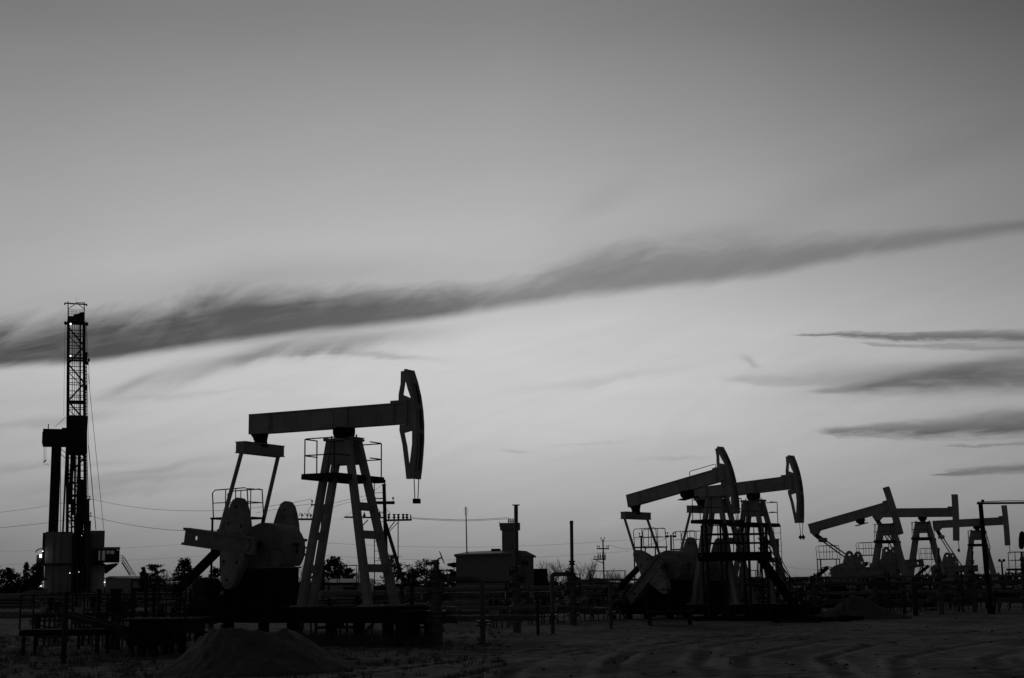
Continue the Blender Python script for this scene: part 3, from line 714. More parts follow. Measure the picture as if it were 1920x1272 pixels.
walkway(150, 300, 46.5, .60, .95, 'second railed walkway just behind the long low one at left', .8, 1.1, True)
# stepped corner platform left of the big pumpjack on two thick piles
c0 = at(250, 1180, 38.3); c1 = at(352, 1180, 38.3)
t = TM('steel_platform', 'black steel platform on two thick piles left of the sand heap', 'platform', (c0.x, 38.3, 0))
b = MB(); b.box(c0.x, c1.x, 37.8, 40.2, .62, .92); b.box(c0.x - .3, c1.x + .2, 37.7, 40.3, .921, .97); b.box(c0.x + .1, c0.x + .9, 37.75, 38.6, .32, .619); t.part(b, 'deck', M_OILY)
for q in (266, 288): c = at(q, 1200, 38.2); b = MB(); b.tube((c.x, 38.2, -.4), (c.x, 38.2, .62), .125, 12); t.part(b, 'pile', M_DARK)
for q, yy in ((310, 40), (345, 39.9)): c = at(q, 1200, 40); b = MB(); b.tube((c.x, yy, -.4), (c.x, yy, .62), .09, 12); t.part(b, 'pile', M_DARK)
b = MB(); ca_, cb_ = at(112, 1152, 38.8), at(252, 1188, 38.4); b.bar(ca_, cb_, .1, .12); b.bar(ca_ + Vector((0, .8, 0)), cb_ + Vector((0, .8, 0)), .1, .12); t.part(b, 'ramp_beam', M_DARK)
b = MB(); b.bar(at(236, 1195, 38.2), at(250, 1232, 38), .07, .07); b.bar(at(222, 1190, 38.6), at(262, 1205, 38.2), .12, .14); t.part(b, 'strut', M_DARK)
rp = [(x_, 38.0, .97) for x_ in (c0.x, (c0.x + c1.x) / 2, c1.x)]
b = rail(MB(), rp, .95, .022, (.5,)); t.part(b, 'railing', M_DARK)
b = MB(); b.path([at(320, 1183, 39), at(324, 1203, 39), at(345, 1202, 39), at(358, 1192, 39)], .018, 6); t.part(b, 'hanging_cable', M_CLOTH)

def post(pxt, pyt, pxb, Y, r, label, grp=None, name='steel_post', m=None, cap=True, square=False):
    g0 = at(pxb, 1150, Y); z0 = gz(g0.x, g0.y); tp = at(pxt, pyt, Y)
    b = MB()
    if square: b.bar((g0.x, Y, z0 - .3), tp, r * 2, r * 2)
    else: b.tube((g0.x, Y, z0 - .3), tp, r, 10)
    if cap: b.lathe(tp, (0, 0, 1), [(0, r * 1.25), (.05, r * 1.25)], 8)
    o = b.build(name, m or M_DARK, None, None, (g0.x, Y, z0)); return tag(o, label, 'post', grp)
post(125, 1114, 122, 34.6, .062, 'nearest black post at the far left, taller than the walkway rails')
post(186, 1108, 184, 42.5, .06, 'dark post between the nearest post and the steel platform', 'posts at the left walkway')
post(225, 1107, 224, 43.5, .045, 'thin dark post rising behind the left walkway just left of the steel platform', 'posts at the left walkway')
post(251, 1106, 250, 42.8, .06, 'dark post above the left edge of the steel platform', 'posts at the left walkway')
post(275, 1078, 274, 43.2, .05, 'tall thin post with cable rising above the steel platform', 'posts at the left walkway')
post(289, 1106, 289, 42.2, .055, 'dark post above the right edge of the steel platform', 'posts at the left walkway')
post(772, 1098, 773, 47.5, .07, 'dark post right of the base of the nearest pumpjack')
post(1714, 1100, 1717, 76, .13, 'thick dark post below the beam of the middle slim-headed pumpjack', None)
post(1694, 1110, 1696, 79, .09, 'thinner dark post left of the thick one under the slim-headed pumpjacks', None)

def cabinet(px0, px1, pyt, Y, zb, label, m=None, d=.5, name='control_cabinet', cat='cabinet', leg=True):
    a_ = at(px0, pyt, Y); b_ = at(px1, pyt, Y); zt = a_.z
    t = TM(name, label, cat, (a_.x, Y, 0))
    b = MB(); b.box(a_.x, b_.x, Y, Y + d, zb, zt); b.box(a_.x - .04, b_.x + .04, Y - .05, Y + d + .04, zt + .001, zt + .04); bo = t.part(b, 'housing', m or M_PANEL)
    b = MB(); w = b_.x - a_.x; b.box(a_.x + w * .08, b_.x - w * .08, Y - .03, Y - .003, zb + .06, zt - .06); dr = t.part(b, 'door', m or M_PANEL)
    b = MB(); b.box(b_.x - w * .2, b_.x - w * .14, Y - .06, Y - .031, (zb + zt) / 2 - .06, (zb + zt) / 2 + .06); t.part(b, 'handle', M_DARK, dr)
    if leg:
        for x in (a_.x + .06, b_.x - .06): b = MB(); b.bar((x, Y + d / 2, -.2), (x, Y + d / 2, zb - .001), .07, .07); t.part(b, 'leg', M_DARK)
    return t.o
cabinet(100, 118, 1137, 48, .35, 'pale ribbed cabinet just left of the nearest black post')
cabinet(152, 182, 1131, 52, .3, 'wide pale cabinet behind the left walkway')
cabinet(306, 326, 1124, 50, .55, 'pale box with a round mark behind the steel platform')
cabinet(350, 372, 1127, 52, .55, 'pale cabinet left of the black pedestal of the nearest pumpjack')
cabinet(376, 395, 1112, 54, .3, 'taller pale cabinet between the rear strut and cranks of the nearest pumpjack')
cabinet(208, 222, 1107, 43.6, 1.15, 'small dark switch box high on legs at the left walkway', M_DARK, .3)
cabinet(628, 672, 1140, 62, .3, 'low pale cabinet seen through the tower legs of the nearest pumpjack')
cabinet(1268, 1282, 1076, 80, .5, 'tall pale cabinet beneath the second pumpjack')
cabinet(1445, 1462, 1105, 92, .4, 'pale cabinet seen behind the steel stairs')
cabinet(1640, 1692, 1094, 112, .4, 'wide pale cabin behind the legs of the slim-headed pumpjack', None, 2.0)
cabinet(1790, 1812, 1100, 105, .5, 'pale cabinet left of the leaning gantry post')
cabinet(860, 950, 1118, 80, .9, 'long low tank skid below the substation wall', M_LPIPE, 1.4, 'tank_skid', 'skid')

# ---------------------------------------------------------------- raised deck with stairs (in front of pumpjacks two and three)
Y0 = 69.0
p = at(1327, 1040, Y0); q = at(1434, 1040, Y0); zd = p.z
t = TM('access_scaffold', 'tall black steel deck with rails and stairs down to the right, standing on ground skids', 'scaffold', ((p.x + q.x) / 2, Y0, 0))
b = MB(); b.box(p.x - .2, q.x + .25, Y0 - .1, Y0 + 1.7, zd - .08, zd); 
for y in (Y0 - .1, Y0 + 1.7): b.box(p.x - .25, q.x + .3, y - .04, y + .04, zd - .28, zd + .10)
t.part(b, 'deck', M_OILY)
for k, q_ in enumerate((1328, 1364, 1407, 1441)):
    for yy in (Y0, Y0 + 1.6):
        c = at(q_, 1100, Y0); b = MB(); b.tube((c.x, yy, 0.02), (c.x - .02, yy, zd + 1.38), .065 if yy == Y0 else .05, 8); t.part(b, 'leg', M_DARK)
for yy in (Y0, Y0 + 1.6):
    b = MB(); xs = [p.x + (q.x - p.x + .25) * k / 4 for k in range(5)]
    for h in (1.38, .93, .52): b.tube((xs[0], yy, zd + h), (xs[-1], yy, zd + h), .03, 6)
    for x in xs: b.tube((x, yy, zd), (x, yy, zd + 1.38), .025, 6)
    t.part(b, 'railing', M_DARK)
b = MB()
for x in (p.x, q.x + .22):
    for h in (1.38, .93, .52):
        if x == p.x or h < 0: b.tube((x, Y0, zd + h), (x, Y0 + 1.6, zd + h), .028, 6)
t.part(b, 'end_railing', M_DARK)
s0 = at(1430, 1046, Y0); s1 = at(1512, 1160, Y0)
st_ = MB()
for yy in (Y0 + .15, Y0 + 1.15): st_.bar((s0.x, yy, s0.z), (s1.x, yy, .08), .06, .24)
n = 13
for k in range(1, n): f_ = k / n; c = Vector((s0.x, 0, s0.z)).lerp(Vector((s1.x, 0, .08)), f_); st_.box(c.x - .13, c.x + .13, Y0 + .18, Y0 + 1.12, c.z - .02, c.z + .02)
so_ = t.part(st_, 'stairs', M_OILY)
b = MB()
for yy in (Y0 + .15, Y0 + 1.15):
    for h in (.95, .5): b.tube((s0.x, yy, s0.z + h), (s1.x - .2, yy, .3 + h), .028, 6)
    for f_ in (.05, .35, .65, .93): c = Vector((s0.x, yy, s0.z)).lerp(Vector((s1.x, yy, .08)), f_); b.tube(c, c + Vector((0, 0, .95)), .026, 6)
t.part(b, 'handrail', M_DARK, so_)
b = MB(); x0 = at(1300, 1160, Y0).x; x1 = at(1525, 1160, Y0).x
for yy in (Y0 - .2, Y0 + 1.8): b.box(x0, x1, yy - .12, yy + .12, .02, .2)
for k in range(5): x = x0 + .3 + (x1 - x0 - .6) * k / 4; b.box(x - .1, x + .1, Y0 - .079, Y0 + 1.679, .04, .18)
t.part(b, 'skid', M_OILY)
for a1_, a2_ in ((1328, 1364), (1407, 1441)):
    xa = at(a1_, 1100, Y0).x; xb = at(a2_, 1100, Y0).x
    for g_ in (((xa, Y0, .3), (xb, Y0, 1.5), .03), ((xa, Y0, 1.6), (xb, Y0, 1.6), .04), ((xa, Y0 + 1.6, 1.6), (xb, Y0 + 1.6, 1.6), .04)): b = MB(); b.tube(g_[0], g_[1], g_[2], 6); t.part(b, 'brace', M_DARK)

# bent drill pipe and timber on the ground right of the skid
b = MB(); b.path([(at(1518, 1160, 67).x, 67, .12), (at(1548, 1160, 66.5).x, 66.5, .10), (at(1582, 1163, 66).x, 66, .13), (at(1618, 1163, 66.2).x, 66.2, .14)], .10, 8)
b.lathe((at(1572, 1163, 66).x, 66, .12), (1, 0, 0), [(0, .14), (.3, .16), (.5, .14)], 8)
tag(b.build('steel_pipe', M_OILY, None, None, (13.5, 66.5, 0)), 'black steel pipe lying on the ground right of the stair foot', 'pipe')
b = MB(); b.path([(at(1450, 1168, 64.5).x, 64.5, .06), (at(1500, 1168, 64.3).x, 64.3, .07), (at(1540, 1168, 64.8).x, 64.8, .05)], .05, 6)
tag(b.build('steel_pipe', M_DARK, None, None, (12, 64.5, 0)), 'thin pipe lying on the ground in front of the stairs skid', 'pipe')

# lone stair rails behind (towards the slim-headed pumps)
post(1457, 1012, 1460, 95, .12, 'round-capped riser pipe just right of the raised deck stairs', None, 'vent_pipe', M_PIPE)
t0_ = at(1437, 978, 90); t1_ = at(1497, 1092, 90); 
t = TM('service_stairs', 'thin railed stair flight sloping down right beside the second curved-head pumpjack', 'stairs', (t0_.x, 90, 0))
b = MB()
for yy in (90, 91): b.tube(Vector((t0_.x - .2, yy, t0_.z - .2)), Vector((t1_.x - .3, yy, t1_.z)), .025, 5); b.tube(Vector((t0_.x - .4, yy, t0_.z - 2.0)), Vector((t1_.x - 2.3, yy, t1_.z)), .04, 5); b.tube(Vector((t0_.x - .4, yy, t0_.z - 1.7)), Vector((t1_.x - 1.9, yy, t1_.z)), .025, 5)
t.part(b, 'handrail', M_DARK)
b = MB()
for k in range(14): f_ = k / 14; c = Vector((t0_.x - .4, 90, t0_.z - 2.0)).lerp(Vector((t1_.x - 2.3, 90, t1_.z)), f_); b.box(c.x - .1, c.x + .1, 90, 91, c.z - .02, c.z + .02)
t.part(b, 'steps', M_DARK)

# ---------------------------------------------------------------- gantry at the right edge and the ladder stand
Yg = 77.4
g0 = at(1857.5, 1152, Yg); g1 = at(1838.5, 946, Yg)
t = TM('pipe_gantry', 'tall leaning black gantry post carrying a long level bar to the right edge', 'gantry', (g0.x, Yg, 0))
b = MB(); b.tube((g0.x, Yg, -.3), g1, .15, 10, .11); t.part(b, 'post', M_OILY)
g2 = at(1832, 945, Yg); xr = 30.5
b = MB(); b.box(g2.x, xr, Yg - .06, Yg + .06, g1.z, g1.z + .10); 
for x in (g2.x + .3, 26.55, 28.6): b.lathe((x, Yg, g1.z + .1), (0, 0, 1), [(0, .05), (.04, .05), (.05, .08), (.14, .08)], 8)
t.part(b, 'crossbar', M_OILY)
b = MB(); b.tube((30.2, Yg, -.3), (29.9, Yg, g1.z), .14, 10); t.part(b, 'post', M_OILY)
b = MB(); b.path([(g2.x + .1, Yg - .1, g1.z + .02), (g2.x + .2, Yg - .12, g1.z - .9), (g2.x + .5, Yg - .1, g1.z - 2.2), (g0.x - .2, Yg - .15, 2.0)], .025, 5); b.path([(g2.x, Yg - .08, g1.z + .12), (25.5, Yg - .08, g1.z + .16), (28, Yg - .08, g1.z + .13), (30, Yg - .08, g1.z + .13)], .02, 5); t.part(b, 'cable', M_CLOTH)
b = MB(); b.box(g0.x - .22, g0.x - .04, Yg - .35, Yg - .18, .9, 1.6); b.bar((g0.x + .1, Yg - .1, -.2), (g0.x + .3, Yg - .1, 1.2), .12, .12); t.part(b, 'switch_box', M_DARK)

Ys = 88.0
e0 = at(1905, 1070, Ys); e1 = at(1890, 1122, Ys); zp = e0.z
t = TM('ladder_stand', 'tapered railed stand with rungs cut by the right edge of the photo', 'stand', (e0.x + .7, Ys, 0))
xr0, xr1 = e0.x, e0.x + 1.5; xb0, xb1 = e1.x - .1, e1.x + 2.6
for (xt, xb_) in ((xr0, xb0), (xr1, xb1)):
    for yy, yb in ((Ys, Ys - .3), (Ys + 1.2, Ys + 1.5)): b = MB(); b.bar((xb_, yb, -.1), (xt, yy, zp), .08, .08); t.part(b, 'leg', M_DARK)
b = MB(); b.box(xr0 - .15, xr1 + .15, Ys - .1, Ys + 1.3, zp, zp + .12); t.part(b, 'deck', M_OILY)
b = MB(); rail(b, [(xr0, Ys, zp + .12), (xr0 + .5, Ys, zp + .12), (xr0 + 1.0, Ys, zp + .12), (xr1, Ys, zp + .12), (xr1, Ys + 1.2, zp + .12), (xr0, Ys + 1.2, zp + .12), (xr0, Ys, zp + .12)], .95, .022, (.5,)); t.part(b, 'railing', M_DARK)
b = MB()
for k in range(8): z = zp * (k + .6) / 8.6; f_ = z / zp; xa = xb0 + (xr0 - xb0) * f_; xb_ = xa + .9; b.tube((xa, Ys - .3 * (1 - f_), z), (xb_ + .3, Ys - .3 * (1 - f_), z), .02, 5)
b.tube((xb0 + 1.1, Ys - .3, 0), (xr0 + .9, Ys, zp), .03, 5); b.tube((xb0, Ys, .2), (xr1, Ys, zp), .025, 5); b.tube((xb1, Ys, .2), (xr0, Ys, zp), .025, 5)
t.part(b, 'rungs', M_DARK)
hc = at(1917, 1062, 89); ht = at(1917, 1012, 89)
t = TM('wellhead', 'valve stack with bulbous dark top beside the ladder stand at the right edge', 'wellhead', (hc.x, 89, 0), 'wellheads between the pumpjacks')
b = MB(); b.lathe((hc.x, 89, -.2), (0, 0, 1), [(0, .14), (1, .14), (1.1, .2), (1.3, .2), (1.32, .12), (hc.z, .1), (hc.z + .1, .1), (hc.z + .3, .12), (hc.z + .45, .08), (hc.z + .6, .14), (hc.z + .8, .07), (ht.z - .55, .07)], 10); t.part(b, 'casing', M_PIPE)
b = MB(); b.lathe((hc.x, 89, ht.z - .56), (.12, 0, 1), [(0, .08), (.12, .16), (.6, .19), (.95, .15), (1.05, .06)], 12); t.part(b, 'top_housing', M_DARK)

# ---------------------------------------------------------------- substation building
Yb = 128.0
p = at(855, 1092, Yb); zT = at(857, 1042, Yb).z; xa = p.x; xc = at(968, 1060, Yb).x
t = TM('substation_building', 'long pale low building with a tall square cable tower and a side wing', 'building', (xa, Yb, 0))
D = 7.0; xw = at(1001, 1060, Yb).x
ridge = at(880, 1034, Yb).z + .35
b = MB(); b.box(xa, xc - .1, Yb, Yb + D, -.3, zT); t.part(b, 'wall', M_PANEL2)
b = MB()
b.add([(xa - .15, Yb - .35, zT - .05), (xc + .1, Yb - .35, zT + .05), (xc + .1, Yb + D + .3, zT), (xa - .35, Yb + D + .3, zT), (xa + .9, Yb + 3, zT + .38), (xc - .1, Yb + 3, zT + .52),
       (xa - .15, Yb - .35, zT + .10), (xc + .1, Yb - .35, zT + .2), (xc + .1, Yb + D + .3, zT + .15), (xa - .35, Yb + D + .3, zT + .15)],
      [(0, 1, 7, 6), (1, 2, 8, 7), (2, 3, 9, 8), (3, 0, 6, 9), (6, 7, 5, 4), (8, 9, 4, 5), (7, 8, 5), (9, 6, 4), (0, 3, 2, 1)]); t.part(b, 'roof', M_ROOF)
b = MB(); b.box(xc - .099, xw, Yb + 1.5, Yb + D, -.3, zT - .1); t.part(b, 'side_wing', M_PANEL2)
b = MB(); b.prism([(xc - .2, zT - .099), (xc - .2, zT + .45), (xw - .6, zT + .35), (xw + .25, zT - .10)], Yb + 1.3, Yb + D + .2); t.part(b, 'wing_roof', M_ROOF)
for (pa, pb_, ya, yb_) in ((978, 990, 1052, 1060),):
    a_, b_ = at(pa, ya, Yb + 1.5), at(pb_, yb_, Yb + 1.5); b = MB(); b.box(a_.x, b_.x, Yb + 1.44, Yb + 1.499, b_.z, a_.z); t.part(b, 'window', M_GLASS)
b = MB(); b.box(xw + .001, xw + 1.2, Yb + 2, Yb + 5, -.3, zT - 1.15); t.part(b, 'annex', M_DARK)
b = MB(); b.box(xa, xc, Yb - .06, Yb - .003, 1.95, 2.05); t.part(b, 'wall_trim', M_DARK)
ta, tb = at(941, 1000, Yb + 3.2), at(972, 1000, Yb + 3.2); zt0 = at(941, 994, Yb + 3.2).z; zt1 = at(937, 981, Yb + 3.2).z
b = MB(); b.box(ta.x, tb.x, Yb + 3.2, Yb + 4.7, zT - .2, zt0); tw = t.part(b, 'cable_tower', M_PANEL2)
b = MB(); b.box(ta.x - .16, tb.x + .16, Yb + 3.0, Yb + 4.9, zt0 + .001, zt1); b.box(ta.x - .22, ta.x - .161, Yb + 3.5, Yb + 3.7, zt0 + .3, zt1 + .12); t.part(b, 'tower_head', M_PANEL2, tw)
for k, q_ in enumerate((954, 958, 962)):
    c = at(q_, 981, Yb + 3.6); b = MB(); b.lathe((c.x, Yb + 3.6, zt1), (0, 0, 1), [(0, .05), (.1, .05), (.11, .09), (.16, .09), (.17, .05), (.24, .05), (.25, .09), (.3, .09), (.31, .04), (.42, .04)], 8); t.part(b, 'insulator', M_DARK, tw)
b = MB(); b.box(at(920, 1034, Yb).x, at(938, 1034, Yb).x, Yb + 2.4, Yb + 3.4, zT + .36, zT + .60); t.part(b, 'roof_vent', M_DARK)
am, at_ = at(877, 1037, Yb + 1), at(873.5, 952, Yb + 1)
b = MB(); b.tube((am.x, Yb + 1, 0), at_, .075, 6, .05); b.tube(at_ - Vector((0, 0, .5)), at_ + Vector((0, 0, .02)), .06, 6); b.path([at_ + Vector((.16 * math.cos(R(a_)), 0, -.30 + .38 * math.sin(R(a_)))) for a_ in range(0, 360, 30)], .012, 5, closed=True)
tag(b.build('antenna_mast', M_DARK, None, None, (am.x, Yb + 1, 0)), 'thin leaning antenna mast with loop at top, rising over the left end of the building', 'antenna')

# low sheds far behind
def shed(px0, px1, pyr, pyb, Y, label, lit=False, m=None, d=5):
    a_ = at(px0, pyr, Y); b_ = at(px1, pyr, Y)
    t = TM('storage_shed', label, 'shed', (a_.x, Y, 0), 'low sheds behind the pumps')
    b = MB(); b.box(a_.x, b_.x, Y, Y + d, -.2, a_.z - .25); t.part(b, 'wall', m or M_PANEL)
    b = MB(); b.prism([(Y - .3, a_.z - .249), (Y + d + .3, a_.z - .249), (Y + d / 2, a_.z + .2), (Y - .3, a_.z - .15)], a_.x - .2, b_.x + .2, lambda x, y, z: Vector((y, x, z))); t.part(b, 'roof', M_ROOF)
    n = max(1, int((b_.x - a_.x) / 3))
    for k in range(n): xx = a_.x + (k + .5) * (b_.x - a_.x) / n; b = MB(); b.box(xx - .45, xx + .45, Y - .05, Y - .003, .9, min(a_.z - .5, 1.8)); t.part(b, 'window', M_GLASS)
    return t.o
shed(340, 470, 1088, 1100, 120, 'low shed with shining roof seen behind the cranks of the nearest pumpjack')
shed(586, 600, 1088, 1100, 118, 'tiny hut seen between the tower legs of the nearest pumpjack')
shed(618, 690, 1090, 1100, 125, 'low shed seen between the front and rear legs of the nearest pumpjack')
shed(1060, 1110, 1090, 1100, 132, 'low shed behind the round-capped riser')
shed(1475, 1530, 1098, 1104, 130, 'low shed between the stairs and the hoop wheel')

# railed platforms in the middle distance
walkway(1108, 1175, 96, 1.55, 1.0, 'raised railed platform behind the rear strut of the second pumpjack', 1.2, 1.3, True, 0, (.5,))
walkway(596, 668, 98, 2.0, 1.1, 'high railed platform seen through the legs of the nearest pumpjack', 1.2, 1.2, True, 0, (.5,))
walkway(1378, 1425, 98, 1.6, .9, 'railed platform seen below the raised deck', 1.2, 1.3, True, 0, (.5,))
walkway(1502, 1700, 90, 1.0, 1.0, 'railed walkway in front of the tilted slim-headed pumpjack', 1.0, 1.6, True, 0, (.5,))
walkway(1722, 1862, 92, .9, 1.1, 'railed walkway between the thick dark post and the gantry post', 1.0, 1.4, True, 0, (.5,))
walkway(1215, 1300, 64, .55, .9, 'low railed walkway before the cranks of the second pumpjack', .9, 1.2, True, 0, (.5,))
def manifold(px0, px1, Y, label, seed, hmax=1.6, zb=0.0, n=7):
    rn = random.Random(seed); x0, x1 = at(px0, 1150, Y).x, at(px1, 1150, Y).x
    t = TM('pipe_manifold', label, 'pipework', (x0, Y, 0), 'tangles of valves and small pipes')
    for z in (zb + .35, zb + .75, zb + hmax * .72):
        z += rn.uniform(-.08, .08); y = Y + rn.uniform(0, .8); r = rn.uniform(.03, .07)
        pts = [(x0 + rn.uniform(-.2, .3), y, z), (x0 + (x1 - x0) * .4, y, z + rn.uniform(-.03, .03)), (x0 + (x1 - x0) * .75, y, z), (x0 + (x1 - x0) * .82, y, z + rn.choice((-.25, .2))), (x1, y, z + rn.choice((-.25, .2)))]
        b = MB(); b.path(pts, r, 7); t.part(b, 'header_pipe', M_PIPE)
    for k in range(n):
        x = x0 + (x1 - x0) * (k + rn.uniform(.1, .9)) / n; y = Y + rn.uniform(-.2, .9); h = zb + hmax * rn.uniform(.45, 1.05); r = rn.uniform(.022, .05)
        b = MB(); b.tube((x, y, -.2), (x + rn.uniform(-.04, .04), y, h), r, 7); rs = t.part(b, 'riser', M_DARK if k % 2 else M_PIPE)
        if k % 2 == 0:
            b = MB(); z = h * rn.uniform(.45, .85); b.lathe((x, y, z), (0, 0, 1), [(0, r * 1.6), (.03, r * 2.6), (.07, r * 2.6), (.08, r * 1.8), (.2, r * 2.2), (.32, r * 1.8), (.33, r * 2.6), (.37, r * 2.6), (.4, r * 1.6)], 8)
            d = rn.choice((-1, 1)); b.tube((x, y, z + .2), (x + d * .16, y - .12, z + .24), .018, 6); b.path([(x + d * .17, y - .13 + .09 * math.cos(R(a_)), z + .24 + .09 * math.sin(R(a_))) for a_ in range(0, 360, 45)], .012, 5, closed=True); t.part(b, 'valve', M_DARK, rs)
        if k % 3 == 1: b = MB(); b.box(x - .12, x + .12, y - .08, y + .08, h - .28, h); t.part(b, 'junction_box', M_PANEL if k % 2 else M_DARK, rs)
    for k in range(2):
        xa, xb = sorted((rn.uniform(x0, x1), rn.uniform(x0, x1))); z = zb + hmax * rn.uniform(.6, .95); sg = rn.uniform(.2, .5)
        b = MB(); b.path([(xa + (xb + .5 - xa) * q / 8, Y - .1 + .3 * k, z - sg * 4 * (q / 8) * (1 - q / 8)) for q in range(9)], .018, 5); t.part(b, 'cable', M_CLOTH)
    return t.o
manifold(60, 118, 46, 'tangle of small pipes left of the nearest black post', 1, 1.3)
manifold(136, 250, 44, 'tangle of risers and valves behind the left walkway', 2, 1.6, n=11)
manifold(262, 345, 43, 'risers and cables crowding behind the black steel platform', 3, 1.75, n=10)
manifold(352, 430, 50, 'small pipes and valves beneath the cranks of the nearest pumpjack', 4, 1.4, n=7)
manifold(575, 700, 50.5, 'pipes and valves seen through the tower feet of the nearest pumpjack', 5, 1.5, n=9)
manifold(748, 812, 49, 'valves and pipes between the pumpjack base and the slanted-wheel valve stack', 6, 1.5, n=6)
manifold(912, 962, 62, 'small pipes left of the flat-plate riser valve stack', 7, 1.5, n=6)
manifold(985, 1060, 68, 'cluster of valves between the flat-plate riser and the round-capped riser', 8, 1.9, n=9)
manifold(1082, 1175, 72, 'row of risers right of the round-capped riser valve stack', 9, 1.8, n=10)
manifold(1180, 1300, 79, 'pipes and valves around the base of the second pumpjack', 10, 1.3, n=9)
manifold(1330, 1440, 80, 'pipes and valves beneath the raised deck', 11, 1.7, n=10)
manifold(1450, 1560, 82, 'pipes and valves at the foot of the steel stairs', 12, 1.6, n=10)
manifold(1660, 1760, 88, 'pipes and valves around the thick dark post at right', 13, 1.7, n=9)
manifold(1775, 1850, 90, 'pipes and valves left of the leaning gantry post', 14, 1.8, n=8)
# scaffold grid behind the first slim-headed pump
Yl = 118.0; a_ = at(1657, 1084, Yl); b_ = at(1677, 1003, Yl)
b = MB()
for k in range(3): x = a_.x + (b_.x - a_.x) * k / 2; b.tube((x, Yl, 0), (x, Yl, b_.z), .03, 5)
for k in range(8): z = a_.z + (b_.z - a_.z) * k / 7; b.tube((a_.x, Yl, z), (b_.x, Yl, z), .025, 5)
tag(b.build('lattice_frame', M_DARK, None, None, (a_.x, Yl, 0)), 'thin lattice frame seen through the tower of the tilted slim-headed pumpjack', 'frame')

# ---------------------------------------------------------------- utility poles
def pole(pxt, pyt, pxb, Y, r, arms, label, brace=None, grp='wooden power poles', drop=None):
    b0 = at(pxb, 1098, Y); tp = at(pxt, pyt, Y)
    t = TM('utility_pole', label, 'power pole', (b0.x, Y, 0), grp)
    b = MB(); b.tube((b0.x, Y, -.3), tp, r * 1.25, 8, r); t.part(b, 'pole_shaft', M_WOOD)
    for (pa, pb_, py_, th, ins) in arms:
        A_, B_ = at(pa, py_, Y - .2), at(pb_, py_, Y - .2); b = MB(); b.bar(A_, B_, th, th); am_ = t.part(b, 'crossarm', M_WOOD)
        for q_ in ins:
            c = at(q_, py_, Y - .2); c.z = A_.z + (B_.z - A_.z) * ((c.x - A_.x) / (B_.x - A_.x) if abs(B_.x - A_.x) > 1e-3 else 0)
            b = MB(); b.lathe(c + Vector((0, 0, th / 2)), (0, 0, 1), [(0, .025), (.16, .025), (.17, .07), (.25, .08), (.26, .05), (.32, .05), (.33, .02)], 8); t.part(b, 'insulator', M_DARK, am_)
    if brace: b = MB(); b.tube(at(brace[0], brace[1], Y), at(brace[2], brace[3], Y - 1.2), r, 8); t.part(b, 'brace_pole', M_WOOD)
    return t
Yp = 112.0
t = pole(720, 909, 727, Yp, .13, [(702, 740, 943, .22, (703, 737)), (700, 722, 935, .08, (701,)), (716, 724, 909, .08, (721,))], 'wooden power pole with cross arms right of the front tower legs of the nearest pumpjack', (723, 982, 755, 1088))
A_, B_ = at(724, 976, Yp), at(772, 975, Yp)
b = MB(); b.bar(A_, B_, .12, .14); b.bar(at(646, 970, Yp), at(720, 971, Yp), .12, .12); b.bar(at(724, 1000, Yp), at(740, 978, Yp), .07, .07); b.bar(at(724, 1003, Yp), at(748, 978, Yp), .05, .05); b.bar(at(676, 990, Yp), at(690, 975, Yp), .07, .07); b.tube(at(746.5, 978, Yp), at(746.5, 1090, Yp), .04, 5); b.bar(at(676, 960, Yp), at(680, 1085, Yp), .12, .12)
sw = t.part(b, 'switch_frame', M_DARK)
for q_ in (729, 739, 747, 756, 763): 
    c = at(q_, 974, Yp); b = MB(); b.lathe(c, (0, 0, 1), [(0, .06), (.08, .06), (.1, .12), (.16, .12), (.18, .07), (.3, .07), (.32, .12), (.38, .12), (.4, .05)], 8); t.part(b, 'insulator', M_DARK, sw)
c = at(770, 974, Yp); b = MB(); b.tube(c, c + Vector((0, 0, .35)), .05, 6); t.part(b, 'insulator', M_DARK, sw)
for q_ in (683, 700, 712): c = at(q_, 970, Yp); b = MB(); b.lathe(c, (0, 0, 1), [(0, .06), (.1, .11), (.16, .11), (.2, .06), (.35, .05)], 8); t.part(b, 'insulator', M_DARK, sw)
b = MB(); b.path([at(700 + 4 * k, 964 - 10 * math.sin(k / 8 * math.pi * 2) ** 2, Yp) for k in range(9)], .02, 5); t.part(b, 'jumper_wire', M_CLOTH, sw)
t = pole(604, 925, 607, Yp + 2, .12, [(583, 624, 947, .1, (585, 620)), (553, 604, 974, .14, (555, 566, 576, 583))], 'power pole mostly hidden behind the rear tower legs of the nearest pumpjack')
b = MB(); b.path([at(560 + 3 * k, 968 - 6 * abs(math.sin(k * 1.1)), Yp + 2) for k in range(8)], .025, 5); b.path([at(585, 948, Yp + 2), at(577, 958, Yp + 2), at(583, 972, Yp + 2)], .02, 5); t.part(b, 'jumper_wire', M_CLOTH)
pole(165, 936, 168, 150, .14, [(161, 170, 937, .1, (163, 168)), (160, 172, 968, .1, (161, 170))], 'power pole standing right in front of the drilling rig')
t = pole(1130.5, 1012, 1133, 190, .085, [(1119, 1142, 1029, .15, (1120, 1124, 1138, 1141)), (1112, 1136, 1049, .15, (1114, 1117)), (1126, 1134, 1013, .08, (1127, 1133))], 'distant power pole with stacked cross arms left of the second pumpjack')
b = MB()
for q_ in (1121.5, 1125.5, 1130, 1134.5): c = at(q_, 1048, 190); b.lathe((c.x, 190, c.z), (0, 0, 1), [(0, .07), (.1, .10), (.45, .10), (.5, .05), (.8, .04)], 6)
b.bar(at(1118, 1051, 190), at(1133, 1057, 190), .1, .1); t.part(b, 'transformer', M_DARK)
